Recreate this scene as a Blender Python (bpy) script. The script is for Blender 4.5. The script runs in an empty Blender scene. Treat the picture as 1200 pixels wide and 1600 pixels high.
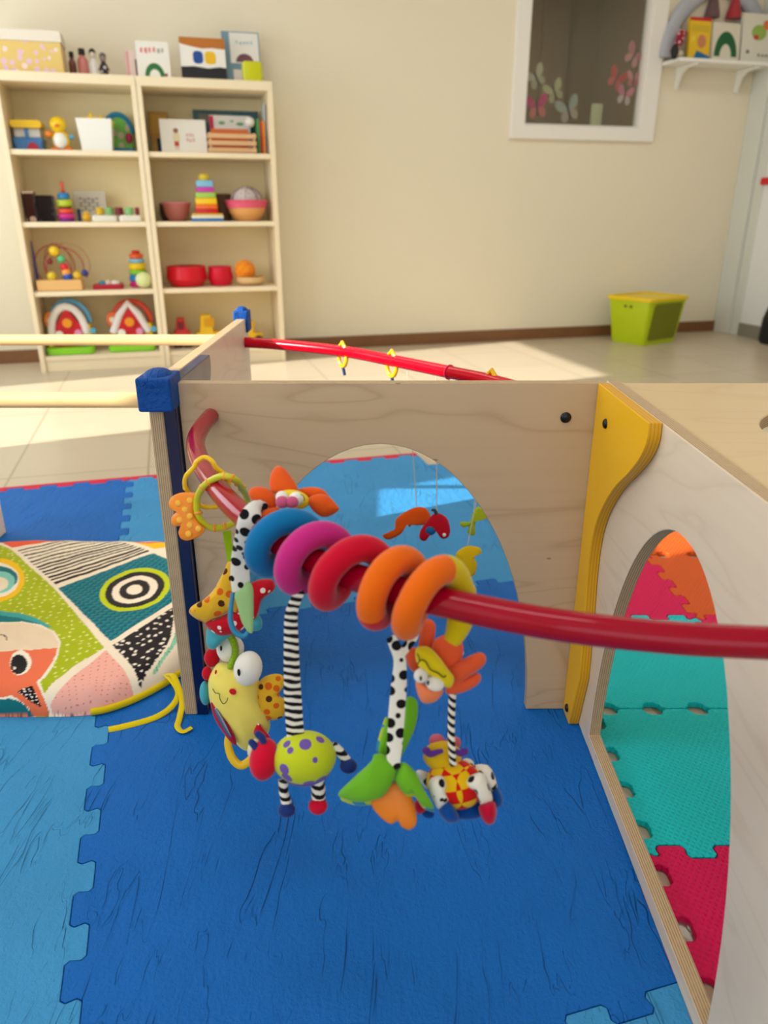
import bpy, bmesh, math, random
from math import sin, cos, pi, radians, sqrt, atan2, floor
from mathutils import Vector, Matrix
from mathutils.geometry import tessellate_polygon
import numpy as np
random.seed(7)
SC = bpy.context.scene
COL = SC.collection

# ------------------------------------------------------------------ camera
FPX = 1169.0
PIT = radians(21.9)
CAM = Vector((0, 0, .8346))
RIGHT = Vector((1, 0, 0)); UP = Vector((0, sin(PIT), cos(PIT))); FWD = Vector((0, cos(PIT), -sin(PIT)))
cd = bpy.data.cameras.new('camera'); co = bpy.data.objects.new('camera', cd); COL.objects.link(co)
co.location = CAM; co.rotation_euler = (pi / 2 - PIT, 0, 0)
cd.sensor_fit = 'VERTICAL'; cd.sensor_height = 36.0; cd.lens = FPX / 1600 * 36.0
cd.clip_start = .02; cd.clip_end = 60
cd.dof.use_dof = True; cd.dof.focus_distance = 1.05; cd.dof.aperture_fstop = 4.6
SC.camera = co
SC.view_settings.view_transform = 'Standard'; SC.view_settings.look = 'None'
SC.view_settings.gamma = 1; SC.view_settings.use_curve_mapping = False
SC.view_settings.exposure = 0.25
SC.cycles.max_bounces = 8; SC.cycles.diffuse_bounces = 4; SC.cycles.glossy_bounces = 3
SC.cycles.transparent_max_bounces = 8; SC.cycles.sample_clamp_indirect = 6

# room frame: turned 15.5 degrees against the play furniture; p runs along the back wall, q towards it
RA = radians(15.5)
RU = Vector((cos(RA), sin(RA), 0)); RN = Vector((-sin(RA), cos(RA), 0)); RO = Vector((0, 5.055, 0))
PO = RU.dot(RO); QO = RN.dot(RO)
def room(p, q, z=0): return RU * (p + PO) + RN * (q + QO) + Vector((0, 0, z))
P0, P1, Q0, HC = -3.2, 2.62, -7.2, 2.75

# ------------------------------------------------------------------ light
wd = bpy.data.worlds.new('sky'); SC.world = wd; wd.use_nodes = True
bg = wd.node_tree.nodes['Background']; bg.inputs[0].default_value = (.80, .90, 1, 1); bg.inputs[1].default_value = 1.0
SUN_EL = radians(27)
sd = bpy.data.lights.new('sun', 'SUN'); so = bpy.data.objects.new('sun', sd); COL.objects.link(so)
so.rotation_euler = Vector((.894 * cos(SUN_EL), .447 * cos(SUN_EL), -sin(SUN_EL))).to_track_quat('-Z', 'Y').to_euler()
sd.energy = 7.0; sd.angle = radians(.6); sd.color = (1, .95, .86)
def area(name, p, q, z, sx, sy, direction, power, color):
    ld = bpy.data.lights.new(name, 'AREA'); lo = bpy.data.objects.new(name, ld); COL.objects.link(lo)
    ld.shape = 'RECTANGLE'; ld.size = sx; ld.size_y = sy; ld.energy = power; ld.color = color
    lo.location = room(p, q, z); lo.rotation_euler = Vector(direction).to_track_quat('-Z', 'Z').to_euler()
    return lo
WIN = [(-2.09, -.877), (-3.995, -3.19)]           # window spans in the wall on the sun's side (along q)
WZ0, WZ1 = (.30, 1.15), 2.19
area('window_and_fill_light', P0 + .04, -1.48, 1.25, 1.2, 1.85, RU, 21, (.88, .95, 1))
area('window_and_fill_light', P0 + .04, -3.6, 1.66, .78, 1.0, RU, 13, (.88, .95, 1))
area('window_and_fill_light', P0 + .04, -5.6, 1.45, 1.9, 1.7, RU, 6, (.88, .95, 1))  # no window here: fill light added on the solid wall
area('rear_window_daylight', -1.9, Q0 + .04, 1.45, 2.4, 1.7, RN, 11, (.93, .97, 1))
for lp, lq in ((-1.6, -1.7), (1.3, -1.7), (-1.6, -4.4), (1.3, -4.4)):
    area('ceiling_fill', lp, lq, HC - .03, 1.2, .3, (0, 0, -1), 8.0, (.97, .98, 1))  # unseen overhead fill lights, added to brighten the room

# ------------------------------------------------------------------ materials
def lin(c):
    return tuple(((v / 255) / 12.92 if v / 255 <= .04045 else ((v / 255 + .055) / 1.055) ** 2.4) for v in c) + (1,)
MATS = {}
class NT:
    """small wrapper round a material's node tree"""
    def __init__(s, name):
        s.m = bpy.data.materials.new(name); s.m.use_nodes = True; s.t = s.m.node_tree
        s.b = s.t.nodes['Principled BSDF']; s.o = s.t.nodes['Material Output']
    def n(s, kind, **kw):
        nd = s.t.nodes.new(kind)
        for k, v in kw.items(): setattr(nd, k, v)
        return nd
    def l(s, a, b): s.t.links.new(a, b)
    def coord(s, kind='Object', scale=(1, 1, 1), rot=(0, 0, 0), loc=(0, 0, 0)):
        tc = s.n('ShaderNodeTexCoord'); mp = s.n('ShaderNodeMapping')
        mp.inputs['Scale'].default_value = scale; mp.inputs['Rotation'].default_value = rot; mp.inputs['Location'].default_value = loc
        s.l(tc.outputs[kind], mp.inputs[0]); return mp.outputs[0]
    def math(s, op, a, b=None, c=None):
        nd = s.n('ShaderNodeMath', operation=op)
        for i, v in enumerate((a, b, c)):
            if v is None: continue
            if isinstance(v, (int, float)): nd.inputs[i].default_value = v
            else: s.l(v, nd.inputs[i])
        return nd.outputs[0]
    def noise(s, vec, scale, detail=3, rough=.5, dist=0):
        nd = s.n('ShaderNodeTexNoise'); s.l(vec, nd.inputs['Vector'])
        nd.inputs['Scale'].default_value = scale; nd.inputs['Detail'].default_value = detail
        nd.inputs['Roughness'].default_value = rough; nd.inputs['Distortion'].default_value = dist
        return nd.outputs[0]
    def mix(s, f, a, b):
        nd = s.n('ShaderNodeMix', data_type='RGBA')
        if isinstance(f, (int, float)): nd.inputs[0].default_value = f
        else: s.l(f, nd.inputs[0])
        for i, v in ((6, a), (7, b)):
            if isinstance(v, tuple): nd.inputs[i].default_value = v
            else: s.l(v, nd.inputs[i])
        return nd.outputs[2]
    def ramp(s, f, stops, interp='LINEAR'):
        nd = s.n('ShaderNodeValToRGB'); cr = nd.color_ramp; cr.interpolation = interp
        while len(cr.elements) < len(stops): cr.elements.new(.5)
        for e, (p, c) in zip(cr.elements, stops): e.position = p; e.color = c
        s.l(f, nd.inputs[0]); return nd.outputs[0]
    def bump(s, h, strength=.3, dist=.002):
        nd = s.n('ShaderNodeBump'); nd.inputs['Strength'].default_value = strength; nd.inputs['Distance'].default_value = dist
        s.l(h, nd.inputs['Height']); s.l(nd.outputs[0], s.b.inputs['Normal'])
    def base(s, c):
        if isinstance(c, tuple): s.b.inputs['Base Color'].default_value = c
        else: s.l(c, s.b.inputs['Base Color'])
    def set(s, **kw):
        for k, v in kw.items(): s.b.inputs[k].default_value = v
        return s.m

def solid(rgb, rough=.5, metal=0, coat=0, name=None, spec=.4):
    key = ('s', rgb, rough, metal, coat, spec)
    if key not in MATS:
        t = NT(name or 'paint_%d_%d_%d' % rgb); t.base(lin(rgb))
        nz = t.noise(t.coord(), 40, 2); t.l(t.math('MULTIPLY_ADD', nz, .1, rough - .05), t.b.inputs['Roughness'])
        t.set(Metallic=metal); t.b.inputs['Specular IOR Level'].default_value = spec; t.b.inputs['Coat Weight'].default_value = coat
        MATS[key] = t.m
    return MATS[key]
def fabric_finish(t, fine=620, strength=.5):
    h = t.noise(t.coord(), fine, 2); h2 = t.noise(t.coord(), 60, 2)
    t.bump(t.math('ADD', h, t.math('MULTIPLY', h2, 1.5)), strength, .0008)
    t.set(Roughness=.9); t.b.inputs['Sheen Weight'].default_value = .25; t.b.inputs['Sheen Roughness'].default_value = .4
    t.b.inputs['Specular IOR Level'].default_value = .2
    return t.m
def plush(rgb):
    key = ('pl', rgb)
    if key not in MATS:
        t = NT('plush_%d_%d_%d' % rgb); t.base(lin(rgb)); MATS[key] = fabric_finish(t)
    return MATS[key]
def dots(base, dot, scale=60, size=.33, dot2=None, rand=.7):
    key = ('d', base, dot, scale, size, dot2)
    if key not in MATS:
        t = NT('dotted_cloth'); v = t.n('ShaderNodeTexVoronoi'); t.l(t.coord(), v.inputs['Vector'])
        v.inputs['Scale'].default_value = scale; v.inputs['Randomness'].default_value = rand
        f = t.math('LESS_THAN', v.outputs['Distance'], size)
        dc = lin(dot)
        if dot2:
            sp = t.n('ShaderNodeSeparateColor'); t.l(v.outputs['Color'], sp.inputs[0])
            dc = t.mix(t.math('GREATER_THAN', sp.outputs[0], .5), lin(dot), lin(dot2))
        t.base(t.mix(f, lin(base), dc)); MATS[key] = fabric_finish(t)
    return MATS[key]
def stripes(a, b, period, direction=(0, 0, 1), duty=.5, wob=.12):
    key = ('st', a, b, period, direction, duty)
    if key not in MATS:
        t = NT('striped_cloth'); c = t.coord(); d = t.n('ShaderNodeVectorMath', operation='DOT_PRODUCT')
        t.l(c, d.inputs[0]); d.inputs[1].default_value = direction
        w = t.math('ADD', t.math('DIVIDE', d.outputs['Value'], period), t.math('MULTIPLY', t.noise(c, 90, 1), wob * 4))
        f = t.math('GREATER_THAN', t.math('FRACT', w), duty)
        t.base(t.mix(f, lin(a), lin(b))); MATS[key] = fabric_finish(t)
    return MATS[key]
def checks(a, b, scale):
    key = ('ck', a, b, scale)
    if key not in MATS:
        t = NT('checked_cloth'); n = t.n('ShaderNodeTexChecker'); t.l(t.coord(rot=(.3, .2, .75)), n.inputs[0])
        n.inputs[1].default_value = lin(a); n.inputs[2].default_value = lin(b); n.inputs[3].default_value = scale
        t.base(n.outputs[0]); MATS[key] = fabric_finish(t)
    return MATS[key]
def wood(name, c0, c1, line, grain='x', rough=.42, figure=1.0):
    t = NT(name)
    sc = {'x': (1.3, 5, 6), 'y': (5, 1.3, 7), 'z': (6, 6, 1.1)}[grain]
    fine = {'x': (3, 160, 160), 'y': (160, 3, 160), 'z': (160, 160, 3)}[grain]
    c = t.coord(scale=sc); n1 = t.noise(c, 1.0, 3, .45, .6)
    fr = t.math('FRACT', t.math('MULTIPLY', n1, 11)); ln = t.math('LESS_THAN', fr, .07)
    ln2 = t.math('MULTIPLY', t.math('POWER', t.math('ABSOLUTE', t.math('SUBTRACT', t.math('MULTIPLY', fr, 2), 1)), 5), .34 * figure)
    n2 = t.noise(t.coord(scale=fine), 1, 3); n3 = t.noise(t.coord(), 2.2, 2)
    m = t.mix(t.math('MULTIPLY_ADD', n2, .5, t.math('MULTIPLY', n3, .5)), lin(c0), lin(c1))
    m = t.mix(ln2, m, lin(line)); m = t.mix(t.math('MULTIPLY', ln, .10 * figure), m, lin(line))
    # little dark knots and mineral streaks
    v = t.n('ShaderNodeTexVoronoi'); t.l(t.coord(scale={'x': (9, 14, 22), 'y': (14, 9, 22), 'z': (14, 14, 9)}[grain]), v.inputs[0]); v.inputs['Scale'].default_value = 1
    k = t.math('MULTIPLY', t.math('LESS_THAN', v.outputs['Distance'], .05), .55 * figure)
    t.base(t.mix(k, m, lin((110, 80, 55)))); t.bump(n2, .05, .001); t.set(Roughness=rough)
    t.b.inputs['Coat Weight'].default_value = .12
    return t.m
def ply(name, axis, a=(205, 178, 140), b=(148, 118, 84), layer=.0032, off=0.0):
    t = NT(name); sp = t.n('ShaderNodeSeparateXYZ'); c = t.coord(); t.l(c, sp.inputs[0])
    f = t.math('FRACT', t.math('ADD', t.math('DIVIDE', sp.outputs['XYZ'.index(axis)], layer), off))
    n = t.noise(t.coord(scale=(120, 120, 120)), 1, 2)
    k = t.math('GREATER_THAN', f, .5)
    t.base(t.mix(t.math('MULTIPLY', k, t.math('MULTIPLY_ADD', n, .7, .35)), lin(a), lin(b))); t.set(Roughness=.6)
    return t.m
def foam(name, rgb, crease=True):
    t = NT(name); c = t.coord()
    n = t.noise(c, 7, 4); bc = t.mix(t.math('MULTIPLY', n, .5), lin(rgb), lin(tuple(min(255, int(v * 1.12 + 10)) for v in rgb)))
    # small pale scuffs from use
    sc = t.noise(t.coord(scale=(1.6, 1, 1)), 34, 5, .7); sc2 = t.noise(c, 5, 1)
    f = t.math('MULTIPLY', t.math('MULTIPLY', t.math('MAXIMUM', t.math('MULTIPLY_ADD', sc, 9, -6.0), 0), t.math('MAXIMUM', t.math('MULTIPLY_ADD', sc2, 5, -2.5), 0)), .4)
    t.base(t.mix(t.math('MINIMUM', f, .45), bc, lin((150, 180, 205))))
    cr = t.noise(t.coord(scale=(17, 3.2, 6), rot=(0, 0, .16)), 1, 3, .55, .5)
    l1 = t.math('ABSOLUTE', t.math('SUBTRACT', t.math('FRACT', t.math('MULTIPLY', cr, 5)), .5))
    l1 = t.math('MINIMUM', t.math('MULTIPLY', l1, 16), 1)
    gate = t.noise(c, 9, 2); l1 = t.math('MAXIMUM', l1, t.math('MULTIPLY_ADD', gate, 4, -1.4))
    l1 = t.math('MINIMUM', l1, 1)
    fine = t.noise(c, 170, 3, .65)
    mid = t.noise(t.coord(scale=(1, .4, 1), rot=(0, 0, .3)), 55, 3, .6)
    t.bump(t.math('ADD', t.math('MULTIPLY', l1, .75), t.math('ADD', t.math('MULTIPLY', fine, .6), t.math('MULTIPLY', mid, .8))), 1.0, .0036)
    t.set(Roughness=.55); t.b.inputs['Specular IOR Level'].default_value = .22
    return t.m
def weave(name, rgb):
    t = NT(name); c = t.coord()
    w = []
    for r in (.6, -.95):
        wv = t.n('ShaderNodeTexWave', wave_type='BANDS', wave_profile='SIN'); t.l(t.coord(rot=(0, 0, r)), wv.inputs[0])
        wv.inputs['Scale'].default_value = 40; wv.inputs['Distortion'].default_value = .3; w.append(wv.outputs['Fac'])
    t.bump(t.math('MULTIPLY', w[0], w[1]), .8, .002)
    t.base(lin(rgb)); t.set(Roughness=.6); t.b.inputs['Specular IOR Level'].default_value = .3
    return t.m

# ------------------------------------------------------------------ geometry collector
class G:
    def __init__(s): s.v = []; s.f = []; s.mi = []
    def add(s, vs, fs, mi=0):
        o = len(s.v); s.v += [Vector(v) for v in vs]; s.f += [tuple(i + o for i in f) for f in fs]; s.mi += [mi] * len(fs); return s
    def box(s, c, d, mi=0, rz=0, rot=None):
        R = rot or Matrix.Rotation(rz, 3, 'Z'); c = Vector(c)
        vs = [c + R @ Vector((x * d[0] / 2, y * d[1] / 2, z * d[2] / 2)) for z in (-1, 1) for y in (-1, 1) for x in (-1, 1)]
        return s.add(vs, [(0, 2, 3, 1), (4, 5, 7, 6), (0, 1, 5, 4), (2, 6, 7, 3), (0, 4, 6, 2), (1, 3, 7, 5)], mi)
    def tube(s, pts, r, seg=12, closed=False, mi=0, flat=1.0, up=None, cap=True):
        pts = [Vector(p) for p in pts]; n = len(pts)
        rs = r if isinstance(r, (list, tuple)) else [r] * n
        T = []
        for i in range(n):
            a = pts[(i - 1) % n] if (closed or i > 0) else pts[i]; b = pts[(i + 1) % n] if (closed or i < n - 1) else pts[i]
            T.append((b - a).normalized())
        nv = Vector(up) if up else (Vector((0, 0, 1)) if abs(T[0].z) < .9 else Vector((1, 0, 0)))
        rings = []; vs = []
        for i in range(n):
            if up: nv = Vector(up)
            nv = (nv - T[i] * nv.dot(T[i])).normalized(); bn = T[i].cross(nv)
            for k in range(seg):
                a = 2 * pi * k / seg; vs.append(pts[i] + (nv * cos(a) * flat + bn * sin(a)) * rs[i])
        fs = []
        for i in range(n if closed else n - 1):
            j = (i + 1) % n
            for k in range(seg):
                k2 = (k + 1) % seg; fs.append((i * seg + k, i * seg + k2, j * seg + k2, j * seg + k))
        if not closed and cap:
            fs.append(tuple(reversed(range(seg)))); fs.append(tuple((n - 1) * seg + k for k in range(seg)))
        return s.add(vs, fs, mi)
    def sph(s, c, r, axes=None, seg=20, rings=12, mi=0):
        if not isinstance(r, (tuple, list)): r = (r, r, r)
        ax = axes or (Vector((1, 0, 0)), Vector((0, 1, 0)), Vector((0, 0, 1))); c = Vector(c); vs = []; fs = []
        for j in range(1, rings):
            t = pi * j / rings
            for k in range(seg):
                a = 2 * pi * k / seg
                vs.append(c + ax[0] * (r[0] * sin(t) * cos(a)) + ax[1] * (r[1] * sin(t) * sin(a)) + ax[2] * (r[2] * cos(t)))
        for j in range(rings - 2):
            for k in range(seg):
                k2 = (k + 1) % seg; fs.append((j * seg + k, (j + 1) * seg + k, (j + 1) * seg + k2, j * seg + k2))
        nt = len(vs); vs += [c + ax[2] * r[2], c - ax[2] * r[2]]
        for k in range(seg):
            k2 = (k + 1) % seg; fs.append((nt, k, k2)); fs.append((nt + 1, (rings - 2) * seg + k2, (rings - 2) * seg + k))
        return s.add(vs, fs, mi)
    def lathe(s, prof, c=(0, 0, 0), seg=24, mi=0, sx=1, sy=1):
        c = Vector(c); vs = []; fs = []; n = len(prof)
        for r, z in prof:
            for k in range(seg):
                a = 2 * pi * k / seg; vs.append(c + Vector((r * cos(a) * sx, r * sin(a) * sy, z)))
        for i in range(n - 1):
            for k in range(seg):
                k2 = (k + 1) % seg; fs.append((i * seg + k, i * seg + k2, (i + 1) * seg + k2, (i + 1) * seg + k))
        fs.append(tuple(reversed(range(seg)))); fs.append(tuple((n - 1) * seg + k for k in range(seg)))
        return s.add(vs, fs, mi)
    def prism(s, poly, a, b, axis='z', holes=(), mi=0, mis=None):
        """poly in the two other axes (x,y / x,z / y,z), extruded from a to b along axis"""
        mis = mi if mis is None else mis
        put = {'z': lambda u, v, w: (u, v, w), 'y': lambda u, v, w: (u, w, v), 'x': lambda u, v, w: (w, u, v)}[axis]
        loops = [list(poly)] + [list(h) for h in holes]
        flat = [q for l in loops for q in l]; n = len(flat)
        tris = tessellate_polygon([[Vector((q[0], q[1], 0)) for q in l] for l in loops]) if holes else [tuple(range(n))]
        vs = [put(q[0], q[1], a) for q in flat] + [put(q[0], q[1], b) for q in flat]
        s.add(vs, [tuple(t) for t in tris] + [tuple(i + n for i in reversed(t)) for t in tris], mi)
        o = len(s.v) - 2 * n; st = 0
        for l in loops:
            m = len(l)
            for k in range(m):
                i, j = o + st + k, o + st + (k + 1) % m
                s.f.append((i, j, j + n, i + n)); s.mi.append(mis)
            st += m
        return s
    def grid(s, rows, mi=0):
        h, w = len(rows), len(rows[0])
        return s.add([p for r in rows for p in r], [(j * w + i, j * w + i + 1, (j + 1) * w + i + 1, (j + 1) * w + i) for j in range(h - 1) for i in range(w - 1)], mi)
    def obj(s, name, mats, parent=None, label=None, bevel=0, sub=0, world=True, sharp=38, seg=2, colors=None, origin=None):
        me = bpy.data.meshes.new(name)
        root = parent
        while root is not None and root.parent is not None: root = root.parent
        vs = s.v
        if root is not None and world:
            R = Matrix.Rotation(-root.rotation_euler.z, 3, 'Z'); L = root.location.copy(); vs = [R @ (v - L) for v in vs]
        elif root is None and origin is not None:
            L = Vector(origin); vs = [v - L for v in vs]
        me.from_pydata([tuple(v) for v in vs], [], s.f)
        for m in (mats if isinstance(mats, (list, tuple)) else [mats]): me.materials.append(m)
        me.polygons.foreach_set('material_index', s.mi)
        bm = bmesh.new(); bm.from_mesh(me); bmesh.ops.recalc_face_normals(bm, faces=bm.faces); bm.to_mesh(me); bm.free()
        me.polygons.foreach_set('use_smooth', [True] * len(me.polygons))
        me.set_sharp_from_angle(angle=radians(sharp))
        o = bpy.data.objects.new(name, me); COL.objects.link(o)
        if origin is not None and root is None: o.location = origin
        if parent is not None: o.parent = parent
        if label: o['label'] = label
        if bevel:
            b = o.modifiers.new('bevel', 'BEVEL'); b.width = bevel; b.segments = seg; b.limit_method = 'ANGLE'; b.angle_limit = radians(40); b.harden_normals = True
        if sub:
            b = o.modifiers.new('sub', 'SUBSURF'); b.levels = sub; b.render_levels = sub
        return o
def tag(o, label, cat, group=None, kind=None):
    o['label'] = label; o['category'] = cat
    if group: o['group'] = group
    if kind: o['kind'] = kind
    return o
def thing(name, label, cat, loc=(0, 0, 0), rz=0, group=None):
    o = bpy.data.objects.new(name, None); COL.objects.link(o); o.empty_display_size = .02
    o.location = loc; o.rotation_euler = (0, 0, rz); return tag(o, label, cat, group)
def struct(o): o['kind'] = 'structure'; return o
def copy_thing(r, loc, label=None):
    c = r.copy(); COL.objects.link(c); c.location = loc
    if label: c['label'] = label
    for ch in list(r.children):
        d = ch.copy(); COL.objects.link(d); d.parent = c
        for g in list(ch.children):
            e = g.copy(); COL.objects.link(e); e.parent = d
    return c

# photo measurements -> places: a sight line met with a plane of the room or a distance
def sight(px, py):
    return RIGHT * ((px - 600) / FPX) + UP * (-(py - 800) / FPX) + FWD
def onZ(px, py, z): r = sight(px, py); return CAM + r * ((z - CAM.z) / r.z)
def onX(px, py, x): r = sight(px, py); return CAM + r * (x / r.x)
def onY(px, py, y): r = sight(px, py); return CAM + r * (y / r.y)
def onQ(px, py, q):
    r = sight(px, py); t = (q + QO - RN.dot(CAM)) / RN.dot(r); w = CAM + r * t
    return (RU.dot(w) - PO, w.z)
def at(px, py, d): return CAM + sight(px, py) * d
def dist(w): return (Vector(w) - CAM).dot(FWD)
def smooth(pts, n=6, closed=False):
    """Catmull-Rom through the points"""
    pts = [Vector(p) for p in pts]; out = []; m = len(pts)
    for i in range(m if closed else m - 1):
        p0 = pts[(i - 1) % m] if closed or i > 0 else pts[0]; p1 = pts[i]; p2 = pts[(i + 1) % m]
        p3 = pts[(i + 2) % m] if closed or i < m - 2 else pts[-1]
        for k in range(n):
            t = k / n
            out.append(.5 * ((2 * p1) + (p2 - p0) * t + (2 * p0 - 5 * p1 + 4 * p2 - p3) * t * t + (3 * p1 - p0 - 3 * p2 + p3) * t ** 3))
    if not closed: out.append(pts[-1])
    return out

# ================================================================== room shell
def rg_box(g, p0, p1, q0, q1, z0, z1, mi=0):
    c = room((p0 + p1) / 2, (q0 + q1) / 2, (z0 + z1) / 2); g.box(c, (abs(p1 - p0), abs(q1 - q0), abs(z1 - z0)), mi, RA); return g
def wall_mat(name, rgb, var=.04):
    t = NT(name); n = t.noise(t.coord(), 1.3, 3)
    t.base(t.mix(t.math('MULTIPLY', n, var * 4), lin(rgb), lin(tuple(int(v * .94) for v in rgb))))
    t.bump(t.noise(t.coord(), 120, 3), .06, .001); t.set(Roughness=.75); return t.m
WALL = wall_mat('cream_wall_paint', (237, 227, 202))
t = NT('beige_floor_tile'); br = t.n('ShaderNodeTexBrick'); t.l(t.coord(rot=(0, 0, -RA), loc=(.13, .07, 0)), br.inputs[0])
br.offset = 0; br.inputs['Scale'].default_value = 1; br.inputs['Brick Width'].default_value = .45; br.inputs['Row Height'].default_value = .45
br.inputs['Mortar Size'].default_value = .004; br.inputs['Color1'].default_value = lin((205, 190, 165)); br.inputs['Color2'].default_value = lin((199, 184, 160)); br.inputs['Mortar'].default_value = lin((165, 148, 122))
nn = t.noise(t.coord(), 6, 4); t.base(t.mix(t.math('MULTIPLY', nn, .35), br.outputs[0], lin((190, 173, 146)))); t.set(Roughness=.28)
t.b.inputs['Specular IOR Level'].default_value = .35
FLOOR = t.m
struct(rg_box(G(), P0 - .1, P1 + .1, Q0 - .1, 2.3, -.08, 0).obj('floor', FLOOR))
struct(rg_box(G(), P0 - .1, P1 + .1, Q0 - .1, 2.3, HC, HC + .08).obj('ceiling', solid((245, 242, 232), .8)))
WP0, WP1, WB, WT = .905, 1.745, 1.33, 2.36
g = G(); rg_box(g, P0 - .1, WP0, 0, .08, 0, HC); rg_box(g, WP1, P1 + .1, 0, .08, 0, HC); rg_box(g, WP0, WP1, 0, .08, 0, WB); rg_box(g, WP0, WP1, 0, .08, WT, HC)
struct(g.obj('wall_back', WALL))
g = G()
qs = [Q0, WIN[1][0], WIN[1][1], WIN[0][0], WIN[0][1], 0]
for a, b in ((0, 1), (2, 3), (4, 5)): rg_box(g, P0 - .1, P0, qs[a], qs[b], 0, HC)
for (a, b), wz in zip(WIN, WZ0): rg_box(g, P0 - .1, P0, a, b, 0, wz); rg_box(g, P0 - .1, P0, a, b, WZ1, HC)
struct(g.obj('wall_left', WALL))
g = G(); rg_box(g, P1, P1 + .1, Q0, -1.25, 0, HC); rg_box(g, P1, P1 + .1, -1.25, 0, 2.15, HC); struct(g.obj('wall_right', WALL))
g = G(); rg_box(g, P0 - .1, -3.1, Q0 - .1, Q0, 0, HC); rg_box(g, -.7, P1 + .1, Q0 - .1, Q0, 0, HC); rg_box(g, -3.1, -.7, Q0 - .1, Q0, 0, .6); rg_box(g, -3.1, -.7, Q0 - .1, Q0, 2.3, HC)
struct(g.obj('wall_rear', WALL))
BASEB = wood('brown_skirting', (140, 95, 55), (112, 72, 40), (84, 52, 30), 'x', .45, .5)
struct(rg_box(G(), P0, P1, -.014, 0, 0, .075).obj('baseboard_back', BASEB, bevel=.003))
# interior window looking into the next room
WF = solid((240, 236, 228), .4)
g = G()
for p0, p1, z0, z1 in ((WP0 - .085, WP0 + .01, WB - .07, WT + .07), (WP1 - .01, WP1 + .105, WB - .07, WT + .07), (WP0, WP1, WB - .07, WB + .01), (WP0, WP1, WT - .01, WT + .07)):
    rg_box(g, p0, p1, -.025, .03, z0, z1)
fr = struct(g.obj('window_1', WF, bevel=.006))
g = G()
for p0, p1, z0, z1 in ((WP0 - .005, WP0 + .022, WB, WT), (WP1 - .022, WP1 + .005, WB, WT), (WP0, WP1, WB, WB + .022), (WP0, WP1, WT - .022, WT)):
    rg_box(g, p0, p1, .0, .05, z0, z1)
g.obj('window_frame', solid((225, 220, 212), .4), fr, bevel=.003)
t = NT('window_glass'); tr = t.n('ShaderNodeBsdfTransparent'); gl = t.n('ShaderNodeBsdfGlossy'); gl.inputs['Roughness'].default_value = .03
tr.inputs[0].default_value = (.86, .87, .84, 1); ms = t.n('ShaderNodeMixShader'); ms.inputs[0].default_value = .07
t.l(tr.outputs[0], ms.inputs[1]); t.l(gl.outputs[0], ms.inputs[2]); t.l(ms.outputs[0], t.o.inputs[0]); GLASS = t.m
rg_box(G(), WP0, WP1, .028, .034, WB, WT).obj('pane', GLASS, fr)
# next room (dim, brown grey walls)
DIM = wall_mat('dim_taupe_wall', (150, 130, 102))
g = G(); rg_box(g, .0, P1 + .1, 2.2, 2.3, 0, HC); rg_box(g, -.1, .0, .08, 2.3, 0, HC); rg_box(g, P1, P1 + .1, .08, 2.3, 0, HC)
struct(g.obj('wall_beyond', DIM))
area('next_room_fill', 1.3, 1.2, HC - .05, .4, .4, (0, 0, -1), 9.0, (1, .92, .8))  # fill light added to lift the view through the interior window
struct(rg_box(G(), 2.05, 2.3, 2.14, 2.2, 0, HC).obj('trim_1', solid((150, 132, 108), .6)))
t = thing('wall_clock_box', 'grey square wall fitting seen through the interior window', 'wall fitting', room(1.62, 2.18, 2.42), RA)
G().box((0, 0, 0), (.26, .05, .2)).obj('housing', solid((92, 86, 84), .5), t, world=False, bevel=.008)
G().box((0, -.028, 0), (.2, .008, .14)).obj('grille', solid((70, 66, 66), .6), t, world=False, bevel=.003)
# door in the wall beside the corner: aluminium jamb, white leaf, red band
ALU = solid((214, 215, 206), .4)
g = G(); rg_box(g, P1 - .055, P1 + .02, -.16, -.0, 0, 2.15); rg_box(g, P1 - .03, P1 + .02, -.24, -.16, 0, 2.15); rg_box(g, P1 - .055, P1 + .02, -1.25, -1.17, 0, 2.15); rg_box(g, P1 - .055, P1 + .02, -1.25, 0, 2.08, 2.2)
d1 = struct(g.obj('door_1', ALU, bevel=.005))
rg_box(G(), P1 - .02, P1 + .02, -1.17, -.24, .09, 2.08).obj('door_leaf', solid((232, 232, 230), .35), d1)
rg_box(G(), P1 - .03, P1 + .02, -1.17, -.24, 0, .09).obj('bottom_rail', solid((150, 146, 134), .4, .3), d1)
rg_box(G(), P1 - .045, P1 + .0, -1.17, -.225, 1.0, 1.045).obj('door_rail', solid((214, 22, 36), .35), d1, label='red horizontal bar', bevel=.008)

# ================================================================== foam floor mats
MT = .012
BLUE = foam('deep_blue_foam', (0, 94, 178)); SKY = foam('light_blue_foam', (54, 138, 194)); CRIM = foam('crimson_foam', (205, 32, 66))
def teeth(a, b, n, h, root=.28, head=.225, flip=1, end=0):
    """interlocking edge from a to b (2D) with n dovetail tongues"""
    a = Vector(a); b = Vector(b); L = (b - a).length; e = (b - a) / L; nr = Vector((-e.y, e.x)) * flip; P = L / n; o = [a.copy()]
    for i in range(n):
        for f, s in ((root, -1), (head, 1), (1 - head, 1), (1 - root, -1)):
            o.append(a + e * (P * (i + f)) + nr * (h / 2 * s))
    o.append(b.copy()); r = [o[0]]
    for i in range(1, len(o) - 1):                      # round the corners a little
        for u, v in ((o[i - 1], o[i]), (o[i], o[i + 1])):
            d = v - u; k = min(.006, d.length * .3) if u is not o[i] else min(.006, d.length * .3)
            r.append(v - d.normalized() * k if u is not o[i] else u + d.normalized() * k)
    r.append(o[-1]); return r
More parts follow.
